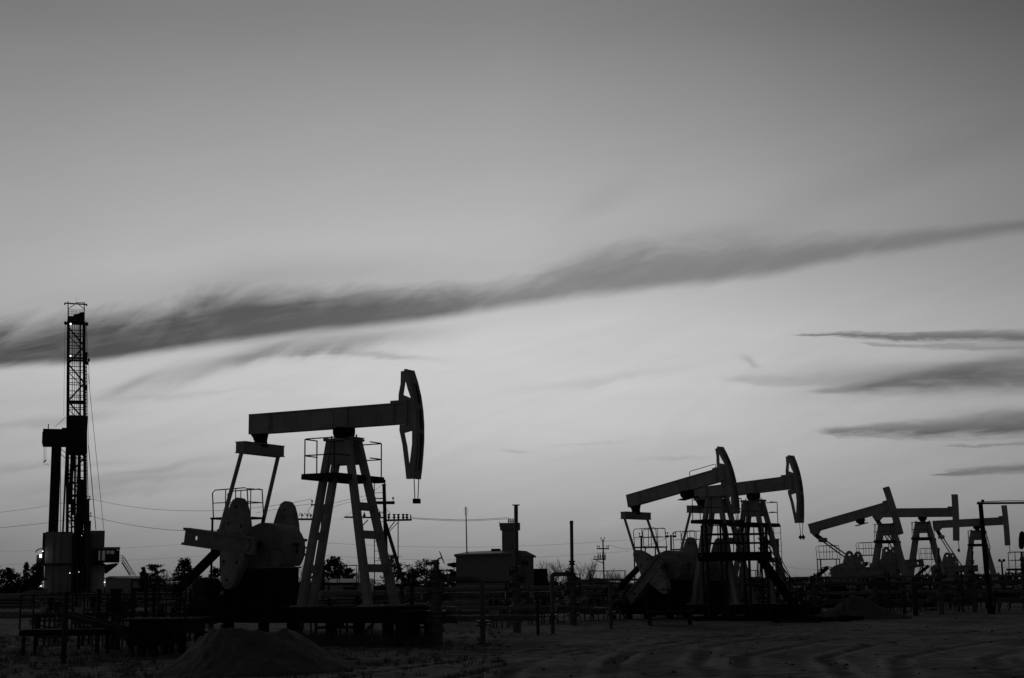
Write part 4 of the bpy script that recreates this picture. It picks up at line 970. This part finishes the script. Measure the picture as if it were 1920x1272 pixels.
pole(1258, 1003, 1259, 150, .09, [(1247, 1254, 1006, .2, (1248, 1252)), (1262, 1268, 1006, .2, (1263, 1267)), (1254, 1262, 1006, .06, ())], 'distant power pole between the railed gearbox decks of the second and third pumpjacks')
pole(1202, 1008, 1203, 160, .08, [(1198, 1206, 1006, .12, (1199, 1205))], 'distant power pole seen through the rail of the second pumpjack')
# floodlight mast
Yf = 170; t = TM('light_mast', 'thin mast with two lamp heads between the gantry post and the ladder stand', 'light mast', (at(1882, 1098, Yf).x, Yf, 0))
b = MB(); b.tube((at(1882, 1098, Yf).x, Yf, -.2), at(1878, 1053, Yf), .14, 8, .1); b.bar(at(1872.5, 1053, Yf), at(1882, 1052, Yf), .08, .08); t.part(b, 'mast', M_DARK)
for q_ in (1873.5, 1881.5): c = at(q_, 1052, Yf); b = MB(); b.lathe(c, (0, -1, .4), [(-.1, .06), (0, .14), (.2, .17)], 10); t.part(b, 'lamp_head', M_DARK)

# ---------------------------------------------------------------- wires
def wire(pts, Y, label, r=.02, grp='power lines', Y2=None):
    Y2 = Y if Y2 is None else Y2; P = []
    for i in range(len(pts) - 1):
        (x0, y0), (x1, y1) = pts[i], pts[i + 1]
        f0, f1 = i / (len(pts) - 1), (i + 1) / (len(pts) - 1)
        P.append(at(x0, y0, Y + (Y2 - Y) * f0))
    P.append(at(pts[-1][0], pts[-1][1], Y2)); Q = []
    for i in range(len(P) - 1):           # smooth
        a_ = P[max(i - 1, 0)]; b_ = P[i]; c_ = P[i + 1]; d_ = P[min(i + 2, len(P) - 1)]
        for k in range(6):
            u = k / 6; Q.append(.5 * ((2 * b_) + (c_ - a_) * u + (2 * a_ - 5 * b_ + 4 * c_ - d_) * u * u + (3 * b_ - a_ - 3 * c_ + d_) * u ** 3))
    Q.append(P[-1]); b = MB(); b.path(Q, r * (.42 if Y >= 200 else .65), 4)
    return tag(b.build('power_line', M_CLOTH, None, None, tuple(Q[0])), label, 'wire', grp)
wire([(-60, 968), (40, 956), (100, 947), (165, 935)], 150, 'uppermost wire left of the drilling rig')
wire([(165, 935), (230, 948), (300, 956), (400, 958), (500, 950), (585, 936)], 150, 'upper sagging wire between the drilling rig and the nearest pumpjack', .022, Y2=113)
wire([(-60, 996), (40, 986), (100, 979), (163, 967)], 150, 'middle wire left of the drilling rig', .026)
wire([(165, 967), (230, 982), (320, 994), (420, 994), (500, 985), (556, 972)], 150, 'lower sagging wire running behind the crank arm of the nearest pumpjack', .026, Y2=113)
wire([(-60, 1034), (60, 1033), (200, 1029), (330, 1022), (400, 1016)], 220, 'faint low wire passing behind the drilling rig', .025)
wire([(-60, 1060), (60, 1058), (240, 1051), (345, 1045), (420, 1040)], 230, 'lowest faint wire behind the drilling rig', .025)
wire([(500, 1012), (620, 1019), (760, 1025), (900, 1026), (1050, 1021), (1200, 1011)], 200, 'upper faint wire crossing behind the substation tower', .03)
wire([(500, 1034), (620, 1043), (760, 1049), (860, 1050), (1000, 1046), (1180, 1034)], 210, 'lower faint wire crossing behind the substation roof', .03)
wire([(770, 971), (830, 974), (880, 975), (954, 971)], 112, 'wire from the cross-armed pole to the substation tower', .026, Y2=131)
wire([(772, 973), (830, 976), (880, 977), (958, 973)], 112, 'second wire just under the one from pole to substation tower', .022, Y2=131)
wire([(625, 944), (660, 935), (690, 928), (721, 906)], 112, 'short wire rising through the tower legs of the nearest pumpjack', .018)
wire([(620, 953), (650, 943), (680, 938), (702, 931)], 112, 'slack wire behind the front legs of the nearest pumpjack', .016)
wire([(585, 945), (540, 951), (520, 955), (480, 962)], 113, 'short wire left of the rear tower leg of the nearest pumpjack', .018)
wire([(1141, 1022), (1180, 1030), (1230, 1018), (1258, 1004)], 190, 'wire between the two distant poles at the second pumpjack', .03, Y2=150)
wire([(1425, 1052), (1470, 1062), (1520, 1068), (1600, 1066)], 230, 'faint wire between the stairs and the tilted slim-headed pumpjack', .03)
wire([(1700, 1067), (1800, 1066), (1880, 1064), (1960, 1060)], 230, 'faint wire behind the farthest pumpjack', .03)
wire([(704, 941), (680, 950), (660, 960), (640, 975)], 112, 'slack jumper wire under the cross arm', .014)

# ---------------------------------------------------------------- drilling rig
Yr = 240.0
def rp_(px_, py_): return at(px_, py_, Yr)
base_c = rp_(140, 1100)
t = TM('drilling_rig', 'tall lattice drilling rig with enclosed base and lit lamps at the left edge', 'drilling rig', (base_c.x, Yr, 0))
t.o.rotation_euler = (0, 0, R(16.2)); t.o.scale = (.96, 1, 1)
def rbox(mb, pa, pb_, ya, yb_, y0, y1):
    a_ = rp_(pa, ya); b_ = rp_(pb_, yb_); z0, z1 = sorted((a_.z, b_.z)); x0, x1 = sorted((rp_(pa, (ya + yb_) / 2).x, rp_(pb_, (ya + yb_) / 2).x)); mb.box(x0, x1, Yr + y0, Yr + y1, z0, z1); return mb
b = MB(); rbox(b, 85, 136, 998, 1057, 0, 9); t.part(b, 'drill_floor_wall', M_RIGW)
b = MB(); rbox(b, 160, 196, 995, 1057, 0, 9); rbox(b, 158, 171, 975, 1000, 3, 7); t.part(b, 'drill_floor_wall', M_RIGW)
b = MB(); rbox(b, 79, 84.8, 999, 1057, 2, 9); t.part(b, 'side_wall', M_DARK)
b = MB(); rbox(b, 83, 134, 1060, 1112, .4, 9); rbox(b, 161, 196, 1060, 1112, .4, 9); t.part(b, 'substructure_wall', M_RIGW)
b = MB(); rbox(b, 82, 137, 1057.2, 1059.8, -.3, 9.2); rbox(b, 160, 198, 1057.2, 1059.8, -.3, 9.2); t.part(b, 'floor_beam', M_RIG)
b = MB(); rbox(b, 134, 162, 1000, 1112, 4.5, 8.8); t.part(b, 'mast_bay', M_RIG)
b = MB()
for q_ in (100, 113, 170, 183): rbox(b, q_ - .4, q_ + .4, 1001, 1056, -.12, -.002)
for q_ in (98, 112, 126, 172, 184): rbox(b, q_ - .4, q_ + .4, 1061, 1111, .28, .398)
t.part(b, 'wall_rib', M_RIGW)
for a_, b_ in (((141, 1005), (146, 1110)), ((161, 1000), (152, 1110)), ((167, 1000), (161, 1110)), ((137, 1005), (137, 1110)), ((151, 1005), (150, 1060))):
    b = MB(); b.bar(rp_(*a_) + Vector((0, -.6, 0)), rp_(*b_) + Vector((0, -1.2, 0)), .35, .35); t.part(b, 'strut', M_RIG)
# mast
def mast_x(side, z, zt, zb):      # leg axis
    k = (z - zb) / (zt - zb); l = MLb.lerp(MLt, k).x; r_ = MRb.lerp(MRt, k).x; return l if side < 0 else r_
MLb, MLt, MRb, MRt = rp_(126, 1000), rp_(128.3, 602), rp_(160, 1000), rp_(157.5, 602)
zb_, zt_ = MLb.z, MLt.z; DM = 2.6
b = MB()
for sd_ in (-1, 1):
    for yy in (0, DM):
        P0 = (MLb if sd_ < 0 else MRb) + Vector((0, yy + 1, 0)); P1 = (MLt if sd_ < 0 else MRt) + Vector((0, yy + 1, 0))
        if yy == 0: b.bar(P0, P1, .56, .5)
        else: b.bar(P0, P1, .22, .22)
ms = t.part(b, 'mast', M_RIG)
nl = 34; b = MB(); rnd = random.Random(4)
for k in range(nl + 1):
    z = zb_ + (zt_ - zb_) * k / nl; xl, xr_ = mast_x(-1, z, zt_, zb_), mast_x(1, z, zt_, zb_)
    big = k in (6, 14, 21, 28)
    for yy in ((1, 1 + DM) if k % 2 == 0 or big else (1 + DM,)): b.bar((xl, Yr + yy, z), (xr_, Yr + yy, z), .16 if big else .10, .30 if big else .11)
    for x in (xl, xr_): b.bar((x, Yr + 1, z), (x, Yr + 1 + DM, z), .08, .08)
for k in range(0, nl - 1, 3):
    z0, z1 = zb_ + (zt_ - zb_) * k / nl, zb_ + (zt_ - zb_) * (k + 3) / nl
    xl0, xr0_, xl1, xr1_ = mast_x(-1, z0, zt_, zb_), mast_x(1, z0, zt_, zb_), mast_x(-1, z1, zt_, zb_), mast_x(1, z1, zt_, zb_)
    if (k // 3) % 2: b.bar((xl0, Yr + 1, z0), (xr1_, Yr + 1, z1), .24, .24)
    else: b.bar((xr0_, Yr + 1, z0), (xl1, Yr + 1, z1), .24, .24); b.bar((xl1, Yr + 1 + DM, z1 - .9), (xr0_, Yr + 1 + DM, z0 - .6), .12, .12)
t.part(b, 'lattice', M_RIG, ms)
b = MB()
for q_, w_ in ((150.5, .30), (135.5, .12), (144, .08), (140, .10), (147, .08)): b.bar(rp_(q_ - .5, 1000) + Vector((0, 2.2, 0)), rp_(q_, 605) + Vector((0, 2.2, 0)), w_, w_)
t.part(b, 'drill_line', M_RIG, ms)
# mid-mast ladder with cage
b = MB()
for q_ in (160.6, 163.6): b.bar(rp_(q_, 985) + Vector((0, .6, 0)), rp_(q_ - 1.2, 665) + Vector((0, .6, 0)), .12, .12)
for k in range(48): y_ = 668 + k * 6.7; b.bar(rp_(160.6, y_) + Vector((0, .6, 0)), rp_(163.4, y_) + Vector((0, .6, 0)), .13, .13)
t.part(b, 'ladder', M_RIG, ms)
for (pa, ya, pb_, yb_) in ((158, 660, 164, 678), (160, 722, 163.5, 730)):
    b = MB(); rbox(b, pa, pb_, ya, yb_, .2, 1.6); t.part(b, 'ladder_cage', M_RIG, ms)
for q_, y_ in ((166.5, 675), (164, 681)):
    b = MB(); c = rp_(q_, y_); b.lathe(c, (1, 0, 0), [(-.2, .15), (-.1, .3), (.1, .3), (.2, .1)], 10); b.bar(c - Vector((.6, 0, 0)), c, .1, .1); t.part(b, 'floodlight', M_RIG, ms)
# pipe handling mass low in the mast
b = MB(); rbox(b, 143, 158, 905, 1000, 1.4, 3.0); rbox(b, 147, 160, 898, 915, 1.2, 3.1); t.part(b, 'top_drive', M_RIG, ms)
b = MB(); rbox(b, 129.5, 137, 870, 945, 1.4, 2.6); rbox(b, 133, 141, 935, 965, 1.4, 2.6); rbox(b, 131.5, 139, 850, 880, 1.4, 2.4); rbox(b, 145, 149, 850, 905, 1.5, 2.4)
for k in range(12): rbox(b, rnd.uniform(127, 155), rnd.uniform(132, 158), 930 + k * 5.6, 931.6 + k * 5.6, 1.5, 1.9)
for q_ in (127.5, 133.6, 139.5, 141.2): b.bar(rp_(q_, 1000) + Vector((0, 1.9, 0)), rp_(q_ + rnd.uniform(-1, 1), 850) + Vector((0, 1.9, 0)), .2, .2)
t.part(b, 'hoses', M_RIG, ms)
# wind wall, monkey board and pipe rack column
b = MB(); rbox(b, 124, 163.5, 780, 849, .2, 5.0); t.part(b, 'wind_wall', M_RIG)
b = MB(); rbox(b, 80.5, 124, 806, 835, 0, 4.5); rbox(b, 116, 126, 802, 806, 1, 4); t.part(b, 'finger_board_cabin', M_RIG)
b = MB(); rbox(b, 79.2, 80.6, 811, 832, .4, 4); t.part(b, 'cabin_panel', M_LPIPE)
b = MB(); b.tube(rp_(91, 806), rp_(91, 797), .08, 5); t.part(b, 'cabin_vent', M_RIG)
b = MB(); rbox(b, 93.5, 112, 835.2, 999, 1.0, 3.0); t.part(b, 'pipe_stand', M_RIG)
b = MB(); b.bar(rp_(113.6, 835), rp_(113.6, 998), .1, .1)
for y_ in (846, 856): b.bar(rp_(113, y_ - 4), rp_(123, y_ + 4), .1, .1)
b.bar(rp_(92, 872), rp_(83, 872), .05, .05); b.tube(rp_(83, 836), rp_(83, 868), .04, 4); b.tube(rp_(86.5, 836), rp_(86.5, 866), .03, 4); b.tube(rp_(82, 869.5), rp_(87, 864), .1, 5); t.part(b, 'hanging_cable', M_RIG)
b = MB(); b.bar(rp_(124.5, 848) + Vector((0, 1, 0)), rp_(118, 1000) + Vector((0, -.5, 0)), .3, .3); t.part(b, 'mast_leg', M_RIG)
# crown
b = MB(); rbox(b, 126.5, 159, 593, 602, .6, 4.2); rbox(b, 121.5, 165, 603, 605.5, 1.6, 2.4)
for q_ in (122.5, 163.5): b.lathe(rp_(q_, 604) + Vector((0, 1.4, 0)), (0, 1, 0), [(0, .22), (1.2, .22)], 8)
cw = t.part(b, 'crown_platform', M_RIG)
b = MB(); pts = [(137, 593), (138, 589), (147, 586), (152, 584), (157.5, 583.5), (158.5, 593)]
b.prism([(rp_(x_, 590).x, rp_(x_, y_).z) for x_, y_ in pts], Yr + 1.2, Yr + 3.4); t.part(b, 'crown_block', M_RIG, cw)
b = MB()
for q_ in (127.6, 158.2): b.bar(rp_(q_, 596) + Vector((0, 2, 0)), rp_(q_, 563) + Vector((0, 2, 0)), .16, .16)
b.bar(rp_(121, 566.5) + Vector((0, 2, 0)), rp_(163, 567) + Vector((0, 2, 0)), .18, .2); b.bar(rp_(142, 564.5) + Vector((0, 2, 0)), rp_(158, 564) + Vector((0, 2, 0)), .1, .1)
b.bar(rp_(127.6, 577) + Vector((0, 2, 0)), rp_(140, 568) + Vector((0, 2, 0)), .1, .1); b.bar(rp_(158.2, 576) + Vector((0, 2, 0)), rp_(148, 568) + Vector((0, 2, 0)), .1, .1)
for q_ in (121.3, 162.8): b.bar(rp_(q_, 566) + Vector((0, 2, 0)), rp_(q_, 570) + Vector((0, 2, 0)), .2, .2)
b.bar(rp_(143, 564) + Vector((0, 2, 0)), rp_(143, 555) + Vector((0, 2, 0)), .03, .03)
t.part(b, 'gin_pole_frame', M_RIG, cw)
b = MB()
for q_ in (129, 135, 139, 143, 150, 155): b.bar(rp_(q_, 593) + Vector((0, 1, 0)), rp_(q_, 580) + Vector((0, 1, 0)), .05, .05)
for y_ in (580, 584, 588): b.bar(rp_(127, y_) + Vector((0, 1, 0)), rp_(158, y_) + Vector((0, 1, 0)), .05, .05)
t.part(b, 'crown_railing', M_RIG, cw)
# guy lines
for a_, b_, r_ in (((161, 600), (166, 835), .03), ((166, 835), (180, 993), .06), ((165, 700), (195, 994), .035), ((162, 603), (168, 720), .03), ((122, 610), (119.5, 780), .02), ((101, 803), (122, 784), .02), ((104, 803), (124, 783), .02), ((163, 850), (168, 990), .03)):
    b = MB(); b.tube(rp_(*a_), rp_(*b_), r_, 4); t.part(b, 'guy_line', M_RIG)
# dog house cabin on the right
b = MB(); a_ = rp_(172, 1033); rbox(b, 170, 223, 1030.5, 1055, -5.5, -.4); t.part(b, 'driller_cabin', M_RIG)
b = MB(); rbox(b, 193, 224, 1027.5, 1030.3, -5.7, -.2); t.part(b, 'cabin_roof', M_PANEL)
for pa, pb_, m_ in ((184, 187, M_REFLECT), (190.5, 196, M_REFLECT), (199, 204, M_REFLECT), (206, 213, M_REFLECT), (216, 219, M_GLASS)):
    b = MB(); rbox(b, pa, pb_, 1034, 1040 if pa > 197 else 1052, -5.6, -5.505); t.part(b, 'cabin_window', m_)
b = MB(); b.prism([(rp_(196.2, 1060).x, rp_(200, 1059.9).z), (rp_(222, 1056).x, rp_(222, 1056).z), (rp_(220, 1060).x, rp_(220, 1060).z), (rp_(199, 1076).x, rp_(199, 1076).z), (rp_(196.2, 1076).x, rp_(196.2, 1076).z)], Yr - 5, Yr - 1); t.part(b, 'cabin_bracket', M_RIG)
# outside stairs right
b = MB()
rail(b, [rp_(223, 1054), rp_(231, 1054.5)], 1.1, .04, (.33, .66))
for o_ in (0, 3.0, -2.6): b.bar(rp_(231 + o_, 1042 + abs(o_)), rp_(253 + o_, 1079), .08, .08)
b.bar(rp_(229, 1054), rp_(245, 1079), .2, .2)
for k in range(14): c = rp_(229 + 16 * k / 14, 1054 + 25 * k / 14); b.bar(c, c + Vector((.35, 0, .1)), .06, .06)
t.part(b, 'outside_stairs', M_RIG)
# left porch with floodlight and sloping ramp
b = MB(); rbox(b, 68.5, 79, 1041, 1060, .5, 5); t.part(b, 'porch', M_RIG)
b = MB(); rbox(b, 74.5, 78.5, 1040, 1046, .2, .5); t.part(b, 'floodlight', M_LAMP)  # glowing panel stands in for the white patch of floodlit porch surface
b = MB(); b.path([rp_(79, 1029), rp_(72, 1031), rp_(68.5, 1034), rp_(67.5, 1037)], .1, 6); t.part(b, 'lamp_arm', M_RIG)
b = MB(); P_ = [(82, 1058), (82, 1088), (52, 1112), (18, 1114), (40, 1098)]
b.prism([(rp_(x_, y_).x, rp_(x_, y_).z) for x_, y_ in P_], Yr + 1, Yr + 4.5); rampo = t.part(b, 'pipe_ramp', M_RIG)
b = MB(); b.tube(rp_(80, 1047), rp_(38, 1088), .05, 5); b.tube(rp_(80, 1052), rp_(38, 1093), .05, 5)
for k in range(6): c = rp_(78 - 7 * k, 1048 + 7 * k); b.tube(c, c - Vector((0, 0, 1.0)), .05, 5)
t.part(b, 'ramp_railing', M_RIG, rampo)
for q_, y_, s_ in ((132.5, 610, .15), (132.3, 669.5, .13), (131, 1075, .07), (148, 1073, .05), (153, 1005, .035), (80.5, 1034.5, .09), (74.5, 1100, .08), (77.3, 1099, .09), (219, 1033, .02), (218.5, 1058.5, .025)):
    b = MB(); c = rp_(q_, y_) + Vector((0, -.5 if y_ < 1000 or q_ < 100 else -1.6, 0)) + (Vector((0, -4.6, 0)) if q_ > 200 else Vector((0, 0, 0)))
    b.lathe(c - Vector((0, 0, s_)), (0, 0, 1), [(0, s_ * .3), (s_ * .4, s_ * .85), (s_, s_), (s_ * 1.6, s_ * .85), (s_ * 2, s_ * .3)], 8); t.part(b, 'lamp', M_LAMP)
b = MB(); c = rp_(197, 1092) + Vector((0, -1, 0)); b.box(c.x - .16, c.x + .16, c.y - .1, c.y + .1, c.z - .05, c.z + .05); t.part(b, 'lamp', M_LAMP)
ld = bpy.data.lights.new('floodlight_bulb', 'POINT'); ld.energy = 6; ld.shadow_soft_size = .3
lo = bpy.data.objects.new('floodlight_bulb', ld); COL.objects.link(lo); lo.parent = t.o; c = rp_(76, 1043) + Vector((0, -.8, 0)); lo.location = c - t.loc

# low annexe sheds by the rig
shed(198, 285, 1083, 1112, 232, 'long flat dark shed at the foot of the drilling rig', False, M_PANEL, 6)
shed(290, 336, 1094, 1112, 225, 'short flat shed right of the long one near the drilling rig', False, M_PANEL, 6)
# floodlit heap / bank strip far left
b = MB(); a_ = at(-40, 1113, 180); b_ = at(92, 1109, 180)
b.tube(a_, b_, .14, 8); tag(b.build('pipeline', M_LPIPE, None, None, tuple(a_)), 'pale long pipeline low on the far left before the rig ramp', 'pipe')

# ---------------------------------------------------------------- trees
def leafquad(vs, fs, c, s, rnd):
    a = Vector((rnd.gauss(0, 1), rnd.gauss(0, 1), rnd.gauss(0, .6))).normalized(); b = a.cross(Vector((rnd.gauss(0, 1), rnd.gauss(0, 1), rnd.gauss(0, 1)))).normalized()
    o = len(vs); a *= s; b *= s * .45
    vs += [c - a, c + b, c + a, c - b]; fs.append((o, o + 1, o + 2, o + 3))
def tree(px_, pyt, hw, Y, kind, label, seed=0, pyb=1100):
    rnd = random.Random(seed * 31 + int(px_)); hw *= 1.7 if kind == 'spruce' else 1.45; bp_ = at(px_, pyb, Y); tp = at(px_, pyt, Y); H = tp.z; wv = hw * Y / F
    nm = {'spruce': 'spruce_tree', 'pine': 'pine_tree', 'bare': 'bare_tree'}[kind]
    t = TM(nm, label, 'tree', (bp_.x, Y, 0), {'spruce': 'spruces on the horizon', 'pine': 'pines on the horizon', 'bare': 'leafless trees on the horizon'}[kind])
    x0 = bp_.x
    b = MB(); b.path([(x0, Y, -.3), (x0 + rnd.uniform(-.1, .1) * wv, Y, H * .5), (x0 + rnd.uniform(-.1, .1) * wv, Y, H * (.97 if kind != 'bare' else .6))], .11 * max(1, H / 6), 6, .02)
    vs = []; fs = []
    if kind == 'spruce':
        n = 22
        for i in range(n):
            f_ = i / n; z = H * (.12 + .86 * f_); rr = wv * (1 - f_) ** (.42 if hw > 25 else .65) * rnd.uniform(.6, 1.15) + .05
            for k in range(rnd.randint(6, 9)):
                a_ = rnd.uniform(0, 6.283); L = rr * rnd.uniform(.6, 1.1)
                e = Vector((x0 + math.cos(a_) * L, Y + math.sin(a_) * L, z - L * .12 + rnd.uniform(-.1, .1) * H / n)); s0 = Vector((x0, Y, z))
                b.path([s0, e], .025, 4, .008)
                for q in range(13): c = s0.lerp(e, .15 + .9 * rnd.random() ** .7) + Vector((rnd.gauss(0, .05), rnd.gauss(0, .05), rnd.gauss(-.03, .06))) * wv; leafquad(vs, fs, c, .10 + .06 * wv * rnd.random(), rnd)
    elif kind == 'pine':
        for i in range(34):
            f_ = .2 + .73 * rnd.random(); z = H * f_; a_ = rnd.uniform(0, 6.283); L = wv * rnd.uniform(.35, 1.05) * (1.05 - max(0, f_ - .6) * 1.9)
            s0 = Vector((x0, Y, z - L * .3)); e = Vector((x0 + math.cos(a_) * L, Y + math.sin(a_) * L, min(z + L * .15, H)))
            b.path([s0, s0.lerp(e, .5) + Vector((0, 0, -.05 * L)), e], .05, 4, .015)
            for cl in range(5):
                cc_ = s0.lerp(e, rnd.uniform(.45, 1.1)) + Vector((rnd.gauss(0, .12), rnd.gauss(0, .12), rnd.gauss(.02, .05))) * wv
                for q in range(15): leafquad(vs, fs, cc_ + Vector((rnd.gauss(0, .11), rnd.gauss(0, .11), rnd.gauss(0, .05))) * wv, .10 + .05 * rnd.random(), rnd)
    else:
        def grow(p, d, L, r, n):
            e = p + d * L; b.path([p, p.lerp(e, .5) + Vector((rnd.gauss(0, .03), rnd.gauss(0, .03), 0)) * L, e], r, 3, r * .6)
            if n:
                for _ in range(rnd.choice((2, 3, 3))):
                    grow(p + d * (L * rnd.uniform(.5, 1)), (d + Vector((rnd.gauss(0, .38), rnd.gauss(0, .38), rnd.uniform(0, .35)))).normalized(), L * rnd.uniform(.6, .8), r * .62, n - 1)
        for k in range(6): grow(Vector((x0 + rnd.uniform(-.5, .5) * wv, Y + rnd.uniform(-.4, .4), 0)), Vector((rnd.gauss(0, .16), rnd.gauss(0, .16), 1)).normalized(), H * .42, .05, 4)
    t.part(b, 'trunk', M_BARK)
    if vs: b = MB(); b.add(vs, fs); t.part(b, 'crown', M_LEAF)
TREES = [(13, 1063, 24, 'spruce', 'dense broad spruce in the far left corner'), (-12, 1072, 18, 'spruce', 'spruce cut by the left edge of the photo'), (48, 1051, 9, 'spruce', 'narrow pointed spruce left of the drilling rig'), (66, 1053, 12, 'pine', 'loose pine beside the ramp of the drilling rig'), (34, 1085, 10, 'spruce', 'small spruce between two larger ones at far left'),
         (268, 1061, 10, 'spruce', 'small spruce right of the outside stairs of the rig'), (290, 1055, 16, 'pine', 'bushy pine right of the rig stairs'), (308, 1078, 9, 'bare', 'leafless sapling between the pines right of the rig'), (326, 1064, 10, 'bare', 'leafless tree left of the dark spruce near the cranks'), (345, 1045, 21, 'spruce', 'dark dense spruce just left of the crank arm of the nearest pumpjack'), (372, 1075, 14, 'pine', 'low pine under the crank arm of the nearest pumpjack'), (400, 1062, 14, 'pine', 'pine partly behind the cranks of the nearest pumpjack'),
         (536, 1052, 15, 'pine', 'pine left of the rear tower legs'), (560, 1062, 12, 'bare', 'leafless tree touching the rear tower leg'), (600, 1048, 14, 'pine', 'pine just right of the rear tower legs'), (626, 1043, 34, 'spruce', 'wide dark tree framed by the tower legs'), (655, 1062, 13, 'pine', 'low pine between the tower legs'), (668, 1068, 10, 'bare', 'leafless tree between the tower legs'),
         (733, 1037, 20, 'pine', 'tall pine behind the power pole with cross arms'), (755, 1072, 12, 'pine', 'low pine right of the slanted brace pole'), (775, 1064, 14, 'pine', 'small pine left of the open-crowned pine'), (800, 1043, 24, 'pine', 'open-crowned pine left of the slanted-wheel valve stack'), (832, 1062, 9, 'bare', 'leafless tree left of the building'), (850, 1050, 12, 'pine', 'pine touching the left end of the building'),
         (1009, 1060, 10, 'bare', 'leafless tree right of the building annex'), (1032, 1052, 13, 'bare', 'leafless tree between the annex and the round-capped riser'), (1058, 1048, 14, 'bare', 'leafless tree just left of the round-capped riser'), (1086, 1056, 12, 'bare', 'leafless tree just right of the round-capped riser'), (1103, 1052, 15, 'bare', 'widest leafless tree right of the round-capped riser'), (1150, 1070, 12, 'bare', 'leafless tree right of the stacked-arm pole'), (1168, 1074, 10, 'bare', 'leafless shrub at the rear strut of the second pumpjack'),
         (1424, 1080, 8, 'bare', 'leafless shrub seen under the raised deck'), (1487, 1076, 7, 'bare', 'leafless shrub beyond the stairs'), (1868, 1085, 7, 'bare', 'leafless shrub beyond the light mast'), (1718, 1084, 7, 'bare', 'leafless shrub behind the middle slim-headed pumpjack')]
for i, (a_, b_, c_, k_, l_) in enumerate(TREES): tree(a_, b_, c_, 165 + (i * 37) % 40, k_, l_, i)

# far scrub belt, one mass nobody could count
rnd = random.Random(5); vs = []; fs = []
for i in range(26000):
    x = rnd.uniform(-260, 260); Yq = 480 + rnd.uniform(-20, 30)
    hN = 2.6 + 1.6 * float(fbm(np.array([x / 18.]), np.array([3.]), 4, 2)[0]) * 2
    if x > 120: hN += 1.2
    z = rnd.random() ** .8 * hN
    leafquad(vs, fs, Vector((x, Yq, z)), .55 + .3 * rnd.random(), rnd)
b = MB(); b.add(vs, fs); tag(b.build('distant_woodland', M_LEAF, None, None, (0, 480, 0)), 'low dark belt of distant scrub along the horizon', 'woodland', None, 'stuff')
# near scrub hiding the foot of the field
vs = []; fs = []
for i in range(16000):
    x = rnd.uniform(-62, 62); Yq = 150 + rnd.uniform(-12, 20); hN = .8 + 1.7 * max(0, float(fbm(np.array([x / 7.]), np.array([8.]), 3, 4)[0]) + .25)
    leafquad(vs, fs, Vector((x, Yq, rnd.random() * hN)), .16 + .1 * rnd.random(), rnd)
b = MB(); b.add(vs, fs); tag(b.build('undergrowth', M_LEAF, None, None, (0, 150, 0)), 'low dark undergrowth behind the pump rows', 'undergrowth', None, 'stuff')

# ---------------------------------------------------------------- dry grass and clods
def tufts(n, fx, label, name, hgt):
    vs = []; fs = []
    for i in range(n):
        x, y = fx(); z = gz(x, y) - .02
        for k in range(9):
            a_ = rnd.uniform(0, 6.28); L = hgt * rnd.uniform(.4, 1.1); w = .006 + .006 * rnd.random(); dx_, dy_ = rnd.gauss(0, .05), rnd.gauss(0, .05); o = len(vs)
            lx_, ly_ = math.cos(a_) * L * .45, math.sin(a_) * L * .45
            vs += [Vector((x + dx_ - w, y + dy_, z)), Vector((x + dx_ + w, y + dy_, z)), Vector((x + dx_ + lx_, y + dy_ + ly_, z + L))]; fs.append((o, o + 1, o + 2))
    b = MB(); b.add(vs, fs); return tag(b.build(name, M_GRASS, None, None, (0, 0, 0)), label, 'grass', None, 'stuff')
def f1():
    while True:
        Yq = rnd.uniform(27, 55); px_ = -60 + 1000 * rnd.random() ** 1.5
        x = (px_ - 960) / F * Yq
        if rnd.random() < .35 + 1.6 * (float(fbm(np.array([x / 2.]), np.array([Yq / 2.]), 3, 6)[0]) + .1): return x, Yq
tufts(1300, f1, 'sparse dry grass tufts on the ground at left', 'dry_grass', .16)
def f2():
    Yq = rnd.uniform(43, 47); return rnd.uniform(-6.5, -2.4), Yq
tufts(260, f2, 'taller dry weeds under the base of the nearest pumpjack', 'dry_weeds', .5)
def clods(n):
    b = MB()
    for i in range(n):
        Yq = 21 + 60 * rnd.random() ** 1.5; x = rnd.uniform(-.36, .36) * Yq; s = .02 + .05 * rnd.random() ** 3; z = gz(x, Yq)
        vs = [Vector((x + s * rnd.uniform(.7, 1.3) * a_[0], Yq + s * rnd.uniform(.7, 1.3) * a_[1], z + s * .7 * rnd.uniform(.6, 1.2) * a_[2])) for a_ in ((1, 0, 0), (0, 1, 0), (-1, 0, 0), (0, -1, 0), (0, 0, 1), (0, 0, -1))]
        b.add(vs, [(0, 1, 4), (1, 2, 4), (2, 3, 4), (3, 0, 4), (1, 0, 5), (2, 1, 5), (3, 2, 5), (0, 3, 5)])
    return tag(b.build('soil_clods', M_CLOD, None, None, (0, 0, 0)), 'small scattered clods of soil over the bare ground', 'clods', None, 'stuff')
clods(1300)
